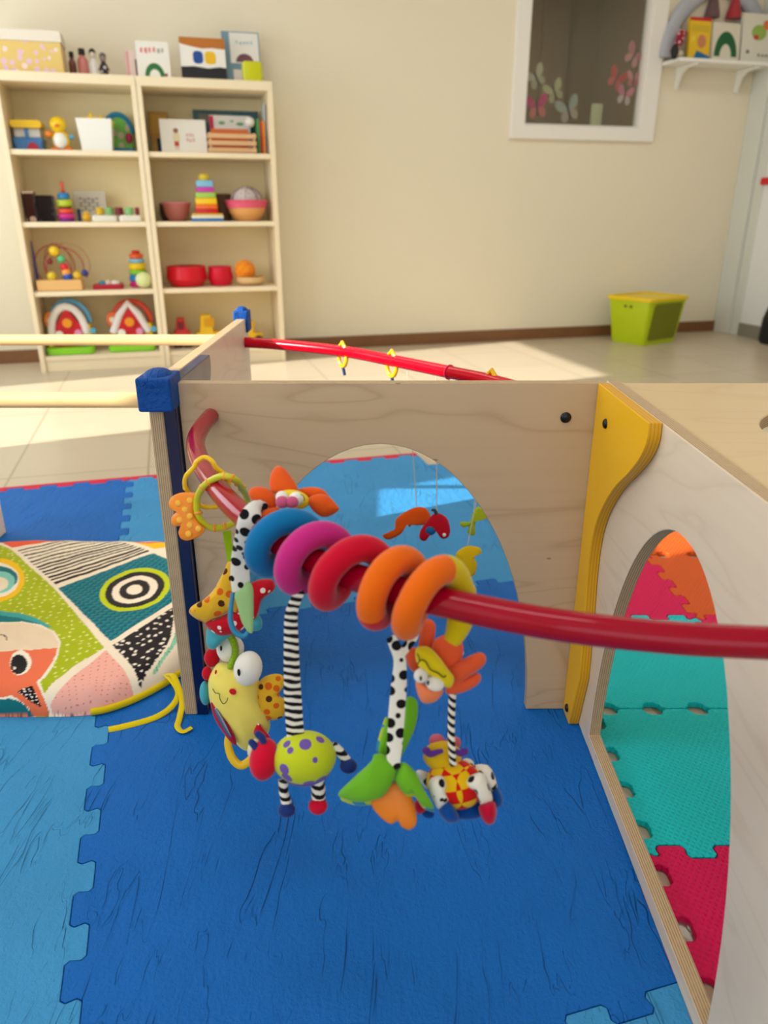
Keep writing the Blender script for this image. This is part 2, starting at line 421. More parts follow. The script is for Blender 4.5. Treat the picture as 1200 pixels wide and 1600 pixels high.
def clip(poly, x):
    out = []
    for i in range(len(poly)):
        a, b = poly[i], poly[(i + 1) % len(poly)]
        if a.x <= x: out.append(a)
        if (a.x <= x) != (b.x <= x):
            t = (x - a.x) / (b.x - a.x); out.append(a + (b - a) * t)
    return out
def inset(poly, d=.0004):
    q = []
    for v in poly:
        v = Vector((v[0], v[1]))
        if not q or (v - q[-1]).length > 2e-4: q.append(v)
    if (q[0] - q[-1]).length < 2e-4: q.pop()
    ar = sum(a.x * b.y - a.y * b.x for a, b in zip(q, q[1:] + q[:1])); sg = 1 if ar > 0 else -1; out = []
    for i in range(len(q)):
        e = ((q[i] - q[i - 1]).normalized() + (q[(i + 1) % len(q)] - q[i]).normalized())
        if e.length < 1e-6: e = Vector((1, 0))
        e.normalize(); out.append(q[i] + Vector((-e.y, e.x)) * d * sg)
    return out
def trim(o, x=.341):
    # the blue tiles stop at the den's panel
    bm = bmesh.new(); bm.from_mesh(o.data)
    r = bmesh.ops.bisect_plane(bm, geom=bm.verts[:] + bm.edges[:] + bm.faces[:], plane_co=(x - o.location.x, 0, 0), plane_no=(1, 0, 0), clear_outer=True, dist=1e-5)
    bmesh.ops.holes_fill(bm, edges=[e for e in bm.edges if e.is_boundary]); bm.to_mesh(o.data); bm.free()
def r2(p, q): w = RU * p + RN * q; return Vector((w.x, w.y))        # mat grid measured from the camera's foot
MP, MQ = [-1.185, -.185, .815], [-.527, .473, 1.475, 2.475]
vert = {}; horz = {}
for j in range(3):
    vert[j] = teeth(r2(MP[1], MQ[j + 1] - .0), r2(MP[1], MQ[j] + .0), 10, .024)
for i in range(2):
    for j in (1, 2): horz[i, j] = teeth(r2(MP[i], MQ[j]), r2(MP[i + 1], MQ[j]), 10, .024)
top = {i: teeth(r2(MP[i], MQ[3]), r2(MP[i + 1], MQ[3]), 10, .024) for i in range(2)}
names = {(1, 0): ('light', SKY, 'light blue foam tile whose tongues enter the deep blue tile below the dangling toys'),
         (0, 1): ('light', SKY, 'light blue foam tile in front of and under the printed padded play mat'),
         (1, 1): ('dark', BLUE, 'deep blue creased foam tile on the floor under the dangling plush toys'),
         (0, 2): ('dark', BLUE, 'deep blue foam tile behind the printed padded play mat, by the beige floor'),
         (1, 2): ('light', SKY, 'light blue foam tile seen through the arch, under the small hanging birds')}
for (i, j), (k, m, lb) in names.items():
    lo = [r2(MP[i], MQ[0]), r2(MP[i + 1], MQ[0])] if j == 0 else horz[i, j]
    hi = list(reversed(top[i])) if j == 2 else list(reversed(horz[i, j + 1]))
    if i == 0: poly = lo + list(reversed(vert[j]))[1:-1] + hi
    else: poly = lo + hi + vert[j][1:-1]
    poly = inset(poly); c = sum(poly, Vector((0, 0))) / len(poly)
    o = G().prism([(q.x, q.y) for q in poly], .0005, MT).obj('foam_tile', m, bevel=.0015, seg=1, origin=(c.x, c.y, 0)); trim(o)
    tag(o, lb, 'floor mat', 'blue interlocking foam tiles')
poly = inset([r2(.8155, 1.476)] + [r2(1.7, 1.476), r2(1.7, 2.36)] + [r2(.8155, 2.36)]); c = sum(poly, Vector((0, 0))) / 4
o = G().prism([(q.x, q.y) for q in poly], .0005, MT).obj('foam_tile', SKY, bevel=.0015, seg=1, origin=(c.x, c.y, 0)); trim(o)
tag(o, 'light blue foam tile corner at the edge of the arch behind the lime bird', 'floor mat', 'blue interlocking foam tiles')
for i in range(2):
    poly = (top[i] + [r2(MP[i + 1], MQ[3] + .03), r2(MP[i], MQ[3] + .03)]); poly = inset(poly); c = sum(poly, Vector((0, 0))) / len(poly)
    o = G().prism([(q.x, q.y) for q in poly], .0005, MT).obj('edging_strip', CRIM, bevel=.0015, seg=1, origin=(c.x, c.y, 0)); trim(o)
    tag(o, ['crimson foam edging strip along the deep blue tile by the beige floor', 'crimson foam edging strip along the light blue tile seen through the arch'][i], 'floor mat edging', 'crimson edging strips')

# multi-coloured small tiles inside the wooden den
TEAL = weave('teal_foam', (4, 206, 212)); MAG = weave('magenta_foam', (226, 0, 88)); ORG = weave('orange_foam', (226, 94, 28))
X0, XS = .3585, .3215; YR = [.145, .4655, .786, 1.107, 1.4285, 1.75, 2.07]
def cell(i, j, m, label, seam_lo, seam_hi, seam_l, seam_r):
    xa, xb, ya, yb = X0 + XS * i, X0 + XS * (i + 1), YR[j], YR[j + 1]
    def side(a, b, mode, inward, share):
        # 'open' : notches cut inwards ; 'lock' : shared interlocking line
        if mode == 'open':
            return [v + inward * .011 for v in teeth(a, b, 4, .022, .36, .32, flip=-1 if share else 1)]
        return teeth(a, b, 4, .022, flip=1)
    A, B, C_, D = Vector((xa, ya)), Vector((xb, ya)), Vector((xb, yb)), Vector((xa, yb))
    lo = teeth(A, B, 4, .022) if seam_lo == 'lock' else [v + Vector((0, .0083)) for v in teeth(A, B, 4, .016, .3, .34)]
    hi = list(reversed(teeth(D, C_, 4, .022))) if seam_hi == 'lock' else [v - Vector((0, .0083)) for v in reversed(teeth(D, C_, 4, .016, .3, .34, flip=-1))]
    le = list(reversed(teeth(A, D, 4, .022))) if seam_l == 'lock' else list(reversed(teeth(A, D, 4, .046, .32, .29, flip=-1)))
    ri = teeth(B, C_, 4, .022)
    poly = inset(lo[:-1] + ri[:-1] + hi[:-1] + le[:-1])
    o = G().prism([(q.x, q.y) for q in poly], .0005, .013).obj('foam_tile', m, bevel=.002, seg=1, origin=((xa + xb) / 2, (ya + yb) / 2, 0))
    tag(o, label, 'floor mat', 'bright textured foam tiles')
cell(0, 1, MAG, 'magenta textured foam tile with open notches beside the bottom strip of the panel', 'lock', 'lock', 'open', 'lock')
cell(0, 2, TEAL, 'teal foam tile between the magenta tile and the notched seam', 'lock', 'open', 'open', 'lock')
cell(0, 3, TEAL, 'teal foam tile just beyond the notched seam, under the red rod', 'open', 'lock', 'open', 'lock')
cell(0, 4, MAG, 'shaded magenta foam tile beside the orange tile at the top of the oval hole', 'lock', 'open', 'open', 'lock')
cell(1, 4, ORG, 'orange foam tile interlocking with the shaded magenta tile', 'lock', 'open', 'lock', 'lock')
cell(1, 3, MAG, 'magenta foam tile peeping out at the edge of the oval hole', 'open', 'lock', 'lock', 'lock')
cell(0, 5, ORG, 'orange foam tile furthest back in the den', 'open', 'lock', 'open', 'lock')
cell(1, 5, ORG, 'orange foam tile behind the dark slots at the top of the oval hole', 'open', 'lock', 'lock', 'lock')
g = G(); g.lathe([(.034, .0), (.034, .003), (.031, .005), (.02, .0055), (.019, .004), (.008, .004), (.007, .006), (.001, .0065)], (.385, .672, .0008), 28)
tag(g.obj('floor_socket', solid((190, 190, 190), .25, .9), origin=(.385, .672, 0)), 'round shiny metal disc on the floor in a notch of the magenta tile', 'metal disc')

# ================================================================== wooden play furniture
BIR_X = wood('birch_grain_across', (212, 184, 150), (198, 168, 132), (166, 130, 92), 'x')
BIR_Y = wood('birch_grain_along', (240, 222, 200), (228, 207, 180), (200, 172, 140), 'y', .42, .6)
ROOFW = wood('pale_roof_board', (226, 198, 150), (214, 184, 134), (190, 156, 108), 'x', .4, .6)
PLY_Y = ply('ply_edge_y', 'Y'); PLY_X = ply('ply_edge_x', 'X')
HT = .598
BLK = solid((14, 14, 16), .35)
def arch(c, a, b, z0, n=40):
    return [(c + a * cos(pi * k / n), z0 + b * sin(pi * k / n)) for k in range(n + 1)]
# panel facing the camera, arch open to the floor
fp = thing('arch_panel', 'upright birch plywood panel with a round-topped arch, carrying the red rod', 'wooden panel', (0, 1.112, MT))
poly = [(-.308, MT + .001), (-.308, HT), (.322, HT), (.322, MT + .001)] + arch(-.006, .258, .49, MT + .001)
G().prism(poly, 1.104, 1.122, 'y', mi=0, mis=1).obj('panel_board', [BIR_X, PLY_Y], fp, bevel=.0015)
def bolt(g, c, n, r=.0085):
    n = Vector(n); a = Vector((0, 0, 1)); b = n.cross(a)
    g.sph(c, (r, r, r * .55), (a, b, n), 16, 8); return g
g = bolt(G(), (.275, 1.103, .545), (0, -1, 0)); g.box((.275, 1.0985, .545), (.006, .002, .0015)); g.obj('bolt', BLK, fp, label='black bolt head')
# yellow ogee brace
YEL = solid((246, 186, 0), .34, 0, .1, 'yellow_lacquer', .25)
ys = [(943, 597), (1013, 658), (1011, 680), (1007, 697), (997, 718), (980, 740), (963, 757), (950, 775), (940, 793), (932, 812), (925, 838), (920, 870), (916, 910), (912, 965), (904, 1060), (893, 1160)]
pts = [onX(x, y, .318) for x, y in ys]
pl = [(1.103, HT), (max(.86, pts[1].y), HT)]
curve = smooth([Vector((p.y, p.z, 0)) for p in pts[2:15]], 4)
pl += [(c.x, c.y) for c in curve] + [(1.062, MT + .001), (1.103, MT + .001)]
yb = thing('corner_brace', 'glossy yellow ogee-shaped wooden brace in the corner beside the arch panel', 'brace', (.327, 1.09, MT))
t = NT('yellow_ply_edge'); sp = t.n('ShaderNodeSeparateXYZ'); t.l(t.coord(), sp.inputs[0])
k = t.math('GREATER_THAN', t.math('FRACT', t.math('DIVIDE', sp.outputs[0], .0045)), .78)
t.base(t.mix(t.math('MULTIPLY', k, .55), lin((230, 168, 4)), lin((160, 105, 8)))); t.set(Roughness=.4); YED = t.m
G().prism(pl, .3185, .3355, 'x', mi=0, mis=1).obj('brace_board', [YEL, YED], yb, bevel=.0012)
for px, py in ((946, 662), (886, 1106)):
    bolt(G(), onX(px, py, .318), (-1, 0, 0), .0075).obj('bolt', BLK, yb, label='black bolt head')
# panel running towards the camera, arched hole closed at the bottom
sp_ = thing('arch_panel', 'pale birch panel running towards the viewer with an arched hole onto bright tiles', 'wooden panel', (.345, .7, MT))
hole = [(.763 + .238, .037)] + [(.763 + .238 * cos(pi * k / 48), .037 + .458 * sin(pi * k / 48)) for k in range(49)]
outer = [(.33, MT + .001), (.33, HT), (1.122, HT), (1.122, MT + .001)]
G().prism(outer, .336, .355, 'x', holes=[hole[1:]], mi=0, mis=1).obj('panel_board', [BIR_Y, PLY_X], sp_, bevel=.002)
# roof board of the den, with a round hole
rb = thing('den_roof', 'horizontal pale wooden roof board of the den with a round hole', 'wooden board', (.7, .74, .59))
rh = [(.592 + .148 * cos(2 * pi * k / 56), .822 + .148 * sin(2 * pi * k / 56)) for k in range(56)]
G().prism([(.3555, .34), (1.05, .34), (1.05, 1.118), (.3555, 1.118)], .577, .595, 'z', holes=[rh], mi=0, mis=1).obj('roof_board', [ROOFW, ply('ply_edge_z', 'Z')], rb, bevel=.003)
op = thing('den_panel', 'light wooden wall panel inside the den below the roof hole', 'wooden panel', (1.04, .74, .0))
G().prism([(.34, .001), (1.118, .001), (1.118, .576), (.34, .576)], 1.032, 1.05, 'x', mi=0, mis=1).obj('panel_board', [BIR_Y, PLY_X], op, bevel=.002)
# panel going away from the camera at the other corner, blue brace and foam corner caps
bp = thing('end_panel', 'plain birch panel going back from the blue-capped corner, its ply edge facing us', 'wooden panel', (-.339, 1.46, MT))
G().prism([(1.088, MT + .001), (1.088, HT), (1.845, HT), (1.845, MT + .001)], -.350, -.3285, 'x', mi=0, mis=1).obj('panel_board', [BIR_Y, PLY_X], bp, bevel=.002)
NAVY = solid((2, 20, 72), .32, 0, .2, 'blue_lacquer')
bb = thing('corner_brace', 'dark blue ogee brace fixed between the end panel and the arch panel', 'brace', (-.318, 1.1, MT))
m = [(1.088 + (1.103 - y) * 1.1, z) for y, z in pl]
G().prism(m, -.328, -.3095, 'x').obj('brace_board', NAVY, bb, bevel=.0015)
CAPB = foam('blue_soft_plastic', (2, 68, 146))
def cap(name, label, x0, x1, y0, y1, z0, z1):
    t = thing(name, label, 'corner guard', ((x0 + x1) / 2, (y0 + y1) / 2, z0))
    n = 8; rows = []
    g = G(); g.box(((x0 + x1) / 2, (y0 + y1) / 2, (z0 + z1) / 2), (x1 - x0, y1 - y0, z1 - z0))
    o = g.obj('shell', CAPB, t, bevel=.004, seg=3)
    k = G(); k.sph(((x0 + x1) / 2, (y0 + y1) / 2, z1 - .003), ((x1 - x0) * .42, (y1 - y0) * .42, .012))
    k.obj('padded_top', CAPB, t)
    return t
c1 = cap('corner_guard', 'blue moulded foam corner guard at the near top of the end panel', -.357, -.3065, 1.062, 1.125, .563, .613)
g = G()
for a, b in (((-.347, .603), (-.342, .606)), ((-.342, .606), (-.341, .600)), ((-.338, .605), (-.333, .604)), ((-.336, .600), (-.330, .601)), ((-.329, .606), (-.325, .602))):
    g.tube([(a[0], 1.0615, a[1]), (b[0], 1.0615, b[1])], .0009, 6)
g.obj('embossed_mark', CAPB, c1)
cap('corner_guard', 'blue foam corner guard on the far end of the end panel, lit by the sun', -.357, -.322, 1.812, 1.858, .566, .616)
# panel at the other end of the wooden rods (only its foot is in the picture)
lp = thing('end_panel', 'birch panel with just its lower corner showing at the picture edge behind the printed mat', 'wooden panel', (-1.06, 1.47, MT))
G().prism([(1.088, MT + .001), (1.088, HT), (1.895, HT), (1.895, MT + .001)], -1.068, -1.042, 'x', mi=0, mis=1).obj('panel_board', [BIR_Y, PLY_X], lp, bevel=.002)
BEECH = wood('beech_rod', (240, 205, 148), (226, 186, 126), (200, 156, 100), 'x', .4, .5)
for y, z, lb in ((1.186, .5525, 'round beech rod at the front, meeting the near blue corner guard'), (1.79, .5525, 'round beech rod at the back, crossing in front of the toy shelves')):
    o = G().tube([(-1.042, y, z), (-.7, y, z), (-.3505, y, z)], .0128, 20).obj('wooden_rod', BEECH, origin=(-.7, y, z))
    tag(o, lb, 'wooden rod', 'beech rods')

# bent red rods
REDR = solid((158, 2, 36), .16, 0, .15, 'red_enamel', .18); REDR_SUN = solid((206, 2, 30), .2, 0, .1, 'red_enamel_sunlit', .2)  # second red is the same enamel, brightened in colour for sun
ROD = smooth([(-.262, 1.1035, .547), (-.261, 1.03, .547), (-.25, .955, .547), (-.219, .861, .547), (-.172, .757, .547), (-.125, .677, .547), (-.081, .62, .547), (-.022, .566, .547), (.041, .527, .547), (.12, .492, .547), (.2, .472, .547), (.28, .463, .547), (.3355, .461, .547)], 8)
tag(G().tube(ROD, .0122, 24).obj('curved_rod', REDR, origin=(-.13, .75, .547)), 'dark red curved rod in front of the arch, carrying the plush spiral', 'curved rod')
FROD = smooth([(-.328, 1.79, .547), (-.25, 1.762, .547), (-.095, 1.672, .547), (.016, 1.56, .547), (.126, 1.438, .547), (.205, 1.345, .547), (.25, 1.25, .547), (.262, 1.1225, .547)], 8)
tag(G().tube(FROD, .0122, 24).obj('curved_rod', REDR_SUN, origin=(0, 1.5, .547)), 'sun-brightened red curved rod behind the arch panel with yellow links on it', 'curved rod')
def on_path(path, x):
    for a, b in zip(path, path[1:]):
        if (a.x - x) * (b.x - x) <= 0 and a.x != b.x: return a + (b - a) * ((x - a.x) / (b.x - a.x))
    return path[-1]

# ================================================================== printed padded play mat
def BZ(zx, zy): return (zx / 3.75, 740 + zy / 3.75)
MATZ = MT + .044
def cloth(pts):
    out = []
    for q in pts:
        w = onZ(*BZ(*q), MATZ); out.append((w.x, w.y))
    return np.array(out)
def ell2(cx, cy, rx, ry, rot=0, n=40):
    r = radians(rot)
    return [(cx + rx * cos(a) * cos(r) - ry * sin(a) * sin(r), cy + rx * cos(a) * sin(r) + ry * sin(a) * cos(r)) for a in [2 * pi * k / n for k in range(n)]]
def inside(poly, X, Y):
    ins = np.zeros(X.shape, bool); n = len(poly)
    for i in range(n):
        (x1, y1), (x2, y2) = poly[i], poly[(i + 1) % n]
        if y1 == y2: continue
        c = ((y1 > Y) != (y2 > Y)) & (X < (x2 - x1) * (Y - y1) / (y2 - y1) + x1)
        ins ^= c
    return ins
def pad_outline():
    return [(-1.02, 1.11), (-.85, 1.088), (-.6, 1.082), (-.515, 1.088), (-.475, 1.105), (-.44, 1.135), (-.405, 1.18), (-.378, 1.235), (-.366, 1.30), (-.364, 1.5), (-.37, 1.70), (-.40, 1.745), (-.7, 1.765), (-1.0, 1.75), (-1.026, 1.6)]
PADO = [Vector((x, y, 0)) for x, y in pad_outline()]
padc = np.array([(v.x, v.y) for v in smooth(PADO, 5, True)])
STEP = .0023
gx = np.arange(-1.03, -.355, STEP); gy = np.concatenate([np.arange(1.07, 1.13, .0011), np.arange(1.13, 1.775, STEP)]); X, Y = np.meshgrid(gx, gy)
# distance to the outline and the nearest outward direction
D = np.full(X.shape, 9.0); NX = np.zeros(X.shape); NY = np.zeros(X.shape)
for (ax, ay), (bx, by) in zip(padc, np.roll(padc, -1, 0)):
    ex, ey = bx - ax, by - ay; L2 = ex * ex + ey * ey + 1e-12
    tt = np.clip(((X - ax) * ex + (Y - ay) * ey) / L2, 0, 1); dx, dy = ax + ex * tt - X, ay + ey * tt - Y; dd = np.hypot(dx, dy)
    w = dd < D; D = np.where(w, dd, D); NX = np.where(w, dx / (dd + 1e-9), NX); NY = np.where(w, dy / (dd + 1e-9), NY)
ins = inside(padc, X, Y)
Dm = np.where(ins, D, 0.0)
RB = .042; HPAD = .046
u = np.clip(Dm / RB, 0, 1)
Z = HPAD * np.sqrt(np.clip(1 - (1 - u) ** 2, 0, 1))
Z0 = Z.copy()
wr = .0011 * np.sin(X * 38 + 2.2 * np.sin(Y * 17)) * np.sin(Y * 31 + 1.7 * np.sin(X * 23)) + .0005 * np.sin(X * 90 + Y * 60 + 2 * np.sin(Y * 40))
pk = .007 * np.exp(-((X + .60) / .012) ** 2) * np.exp(-np.clip(Y - 1.08, 0, 9) / .05)
frontw = np.exp(-np.clip(Y - 1.08, 0, 9) / .09)
Z = Z + (wr + .002 * np.sin(X * 150 + 20 * Y) * frontw - pk) * np.minimum(u * 1.5, 1)
# place on the print: the cloth that curls over the rim carries the print on
over = .042 * (1 - u) ** 1.3
PX, PY = X + NX * over, Y + NY * over
RGB = np.zeros(X.shape + (3,)); RGB[:] = lin((240, 228, 208))[:3]
def paint(poly, rgb, raw=False):
    P = poly if raw else cloth(poly)
    RGB[inside(P, PX, PY)] = lin(rgb)[:3]
def region_tex(poly, fn):
    w = inside(cloth(poly), PX, PY); RGB[w] = fn(PX[w], PY[w])
def hash2(i, j, k=0):
    return np.modf(np.abs(np.sin(i * 127.1 + j * 311.7 + k * 74.7) * 43758.5453))[0]
def speck(base, dot, cell, r, jit=.5, el=1.0, rot=.27):
    b, d = np.array(lin(base)[:3]), np.array(lin(dot)[:3])
    def f(x, y):
        xr, yr = x * cos(rot) + y * sin(rot), -x * sin(rot) + y * cos(rot)
        i, j = np.floor(xr / cell), np.floor(yr / cell); fx, fy = xr / cell - i - .5, yr / cell - j - .5
        fx = fx - (hash2(i, j) - .5) * jit; fy = fy - (hash2(i, j, 1) - .5) * jit; th = hash2(i, j, 2) * 3.1 * (jit > .2)
        a, c = fx * np.cos(th) + fy * np.sin(th), -fx * np.sin(th) + fy * np.cos(th)
        m = (a ** 2 + (c * el) ** 2) < (r / cell) ** 2 * (.6 + .8 * hash2(i, j, 3))
        return np.where(m[:, None], d, b)
    return f
def tris(x, y):
    a, b = np.array(lin((12, 92, 112))[:3]), np.array(lin((20, 130, 145))[:3])
    xr, yr = x * cos(.27) + y * sin(.27), -x * sin(.27) + y * cos(.27); i = np.floor(xr / .0165); fx = xr / .0165 - i
    j = np.floor(yr / .0125); fy = yr / .0125 - j; m = (fx + .5 * (j % 2)) % 1 > fy
    return np.where(m[:, None], a, b)
paint([(-400, 330), (575, 362), (300, 402), (70, 442), (0, 402), (-400, 300)], (238, 96, 66))
paint(ell2(250, 368, 195, 24), (245, 170, 40)); paint(ell2(250, 368, 165, 18), (150, 140, 128))
paint([(640, 360), (1000, 345), (1010, 432), (900, 447), (800, 412)], (248, 190, 20))
paint(ell2(905, 387, 118, 27, -3), (232, 70, 80)); paint(ell2(915, 384, 90, 19, -3), (240, 222, 205))
lft = [(105, 455), (330, 660)]; rgt = [(600, 366), (885, 462)]
for k in range(13):
    a = (k + .05) / 13; b = a + (.028 if k % 2 else .04) * (.6 + k / 16)
    L = lambda t: (lft[0][0] + (lft[1][0] - lft[0][0]) * t, lft[0][1] + (lft[1][1] - lft[0][1]) * t)
    R = lambda t: (rgt[0][0] + (rgt[1][0] - rgt[0][0]) * t, rgt[0][1] + (rgt[1][1] - rgt[0][1]) * t)
    mid = lambda t: ((L(t)[0] + R(t)[0]) / 2, (L(t)[1] + R(t)[1]) / 2 - 6 * (1 - t) * 2 - 4 * sin(k))
    paint([L(a), mid(a), R(a), R(b), mid(b), L(b)], (42, 34, 34))
TEALP = [(342, 678), (900, 470), (1010, 522), (1035, 742), (650, 990)]
region_tex(TEALP, tris)
for rx, ry, c in ((212, 120, (190, 206, 20)), (178, 100, (38, 32, 36)), (138, 76, (240, 230, 212)), (92, 54, (38, 32, 36)), (47, 29, (240, 230, 212))):
    paint(ell2(792 - (212 - rx) * .02, 686, rx, ry, -14), c)
region_tex([(660, 1015), (1030, 780), (1000, 960), (878, 1242)], speck((34, 28, 34), (238, 230, 218), .0185, .0047, .6, 1.5, 1.2))
region_tex([(1040, 895), (1060, 990), (965, 1175), (942, 1172), (1000, 1030)], speck((140, 205, 175), (60, 140, 120), .006, .0012, .5))
paint([(1005, 960), (1040, 895), (1000, 1030), (942, 1172), (878, 1242)], (240, 228, 208))
LIME = [(-500, 250), (0, 425), (68, 452), (330, 690), (612, 1026), (500, 1098), (330, 1210), (232, 1312), (-100, 1330), (-500, 1300)]
region_tex(LIME, speck((168, 184, 14), (222, 226, 130), .0175, .0033, .7, 1.25))
for cx, cy, rx, ry, c in ((-22, 630, 168, 128, (246, 196, 14)), (-25, 632, 140, 102, (240, 232, 215)), (-22, 628, 128, 78, (14, 110, 120)), (-20, 645, 110, 66, (128, 205, 195)), (-30, 655, 82, 46, (240, 228, 205))): paint(ell2(cx, cy, rx, ry, -6), c)
paint([(-400, 815), (0, 815), (110, 822), (220, 855), (308, 908), (0, 912), (-400, 912)], (60, 165, 170)); paint([(-400, 838), (0, 838), (110, 850), (215, 880), (260, 905), (0, 905), (-400, 905)], (20, 120, 128))
FACE = [(-400, 876), (0, 876), (130, 872), (240, 892), (320, 932), (358, 992), (342, 1080), (292, 1170), (232, 1236), (222, 1424), (222, 1500), (-400, 1500)]
paint(FACE, (242, 232, 215))
paint([(-400, 882), (0, 882), (130, 880), (235, 900), (310, 938), (346, 996), (340, 1026), (60, 1045), (-400, 1045)], (234, 215, 188))
paint([(-400, 1047), (60, 1047), (338, 1028), (328, 1078), (277, 1160), (213, 1234), (208, 1424), (120, 1404), (20, 1322), (0, 1326), (-400, 1400)], (236, 116, 80))
paint(ell2(123, 1116, 62, 72, 10), (244, 236, 222)); paint(ell2(112, 1124, 48, 56, 15), (22, 20, 24)); paint(ell2(87, 1143, 9, 9), (240, 235, 228))
region_tex([(68, 1308), (178, 1258), (172, 1378), (120, 1355)], speck((24, 20, 24), (240, 235, 228), .0085, .0019, .3))
paint([(-300, 1360), (0, 1340), (60, 1358), (140, 1424), (140, 1500), (-300, 1500)], (16, 110, 120)); paint([(60, 1400), (100, 1398), (150, 1424), (150, 1500), (60, 1500)], (160, 190, 20))
paint([(0, 948), (25, 950), (42, 965), (46, 985), (40, 985), (36, 968), (22, 956), (0, 954)], (60, 50, 48))
region_tex([(232, 1372), (430, 1200), (622, 1042), (842, 1282), (760, 1400), (700, 1560), (226, 1560)], speck((240, 176, 164), (196, 110, 112), .0125, .0014, 0))
h, w_ = X.shape
vs = np.stack([X + 0 * Z, Y, MT + .0008 + Z], -1)
# outside vertices slide onto the rim
out = ~ins; nxt = np.where(out, X + NX * D, X); nyt = np.where(out, Y + NY * D, Y); vs[..., 0] = nxt; vs[..., 1] = nyt
keep = (ins | (D < STEP * 1.5))
idx = -np.ones(X.shape, int); kk = np.where(keep.ravel())[0]; idx.ravel()[kk] = np.arange(len(kk))
V = vs.reshape(-1, 3)[kk]; CV = RGB.reshape(-1, 3)[kk]
q = np.stack([idx[:-1, :-1], idx[:-1, 1:], idx[1:, 1:], idx[1:, :-1]], -1).reshape(-1, 4); q = q[(q >= 0).all(1)]
pm = thing('play_mat', 'padded play mat printed with patchwork, bullseye and animal face, yellow piping at its edge', 'play mat', (-.7, 1.42, MT))
me = bpy.data.meshes.new('printed_top'); me.from_pydata([tuple(v) for v in (V - np.array([-.7, 1.42, MT]))], [], [tuple(f) for f in q])
at_ = me.attributes.new('print', 'FLOAT_COLOR', 'POINT'); at_.data.foreach_set('color', np.concatenate([CV, np.ones((len(CV), 1))], 1).astype(np.float32).ravel())
me.polygons.foreach_set('use_smooth', [True] * len(me.polygons))
t = NT('printed_cotton'); a = t.n('ShaderNodeAttribute'); a.attribute_name = 'print'; t.base(a.outputs['Color'])
wv = t.noise(t.coord(), 14, 4, .6, 1.2); t.bump(t.math('ADD', wv, t.math('MULTIPLY', t.noise(t.coord(), 800, 1), .12)), .35, .006); t.set(Roughness=.9); t.b.inputs['Specular IOR Level'].default_value = .15; t.b.inputs['Sheen Weight'].default_value = .1
me.materials.append(t.m); o = bpy.data.objects.new('printed_top', me); COL.objects.link(o); o.parent = pm
YELC = plush((224, 198, 16))
rim = [Vector((v[0], v[1], MT + .011)) for v in padc]
a0 = [k for k, v in enumerate(padc) if v[0] > -.52 and v[1] < 1.6]
pp = [Vector((padc[k][0], padc[k][1], 0)) for k in a0]; pp.sort(key=lambda v: v.y)
pp = [v + Vector((.001, -.0005, MT + .0075)) for v in pp if not (v.y > 1.4 and v.x < -.38)]
G().tube(pp, .0052, 10, flat=1.3).obj('piping', YELC, pm, label='yellow fabric piping')
G().tube([p + Vector((-.0, .0, -.0042)) for p in pp], .0032, 8).obj('backing_edge', plush((20, 120, 116)), pm, label='teal backing edge')
# tie ribbons
def zt(zx, zy, z): p_ = BZ(zx, zy); return onZ(p_[0], p_[1], z)
rb1 = smooth([zt(975, 1178, MT + .022), zt(1015, 1185, MT + .034), zt(1050, 1265, MT + .024), zt(1068, 1340, MT + .012), zt(1052, 1430, MT + .005), zt(1040, 1482, MT + .003), zt(1072, 1512, MT + .003), zt(1122, 1488, MT + .004)], 6)
G().tube(rb1, .0052, 8, flat=.35).obj('tie_ribbon', YELC, pm, label='yellow tie ribbon')
rb2 = smooth([zt(970, 1178, MT + .022), zt(1010, 1215, MT + .030), zt(1045, 1290, MT + .018), zt(1000, 1370, MT + .008), zt(900, 1432, MT + .004), zt(740, 1478, MT + .003), zt(636, 1500, MT + .003)], 6)
G().tube(rb2, .0052, 8, flat=.35).obj('tie_ribbon', YELC, pm, label='yellow tie ribbon')

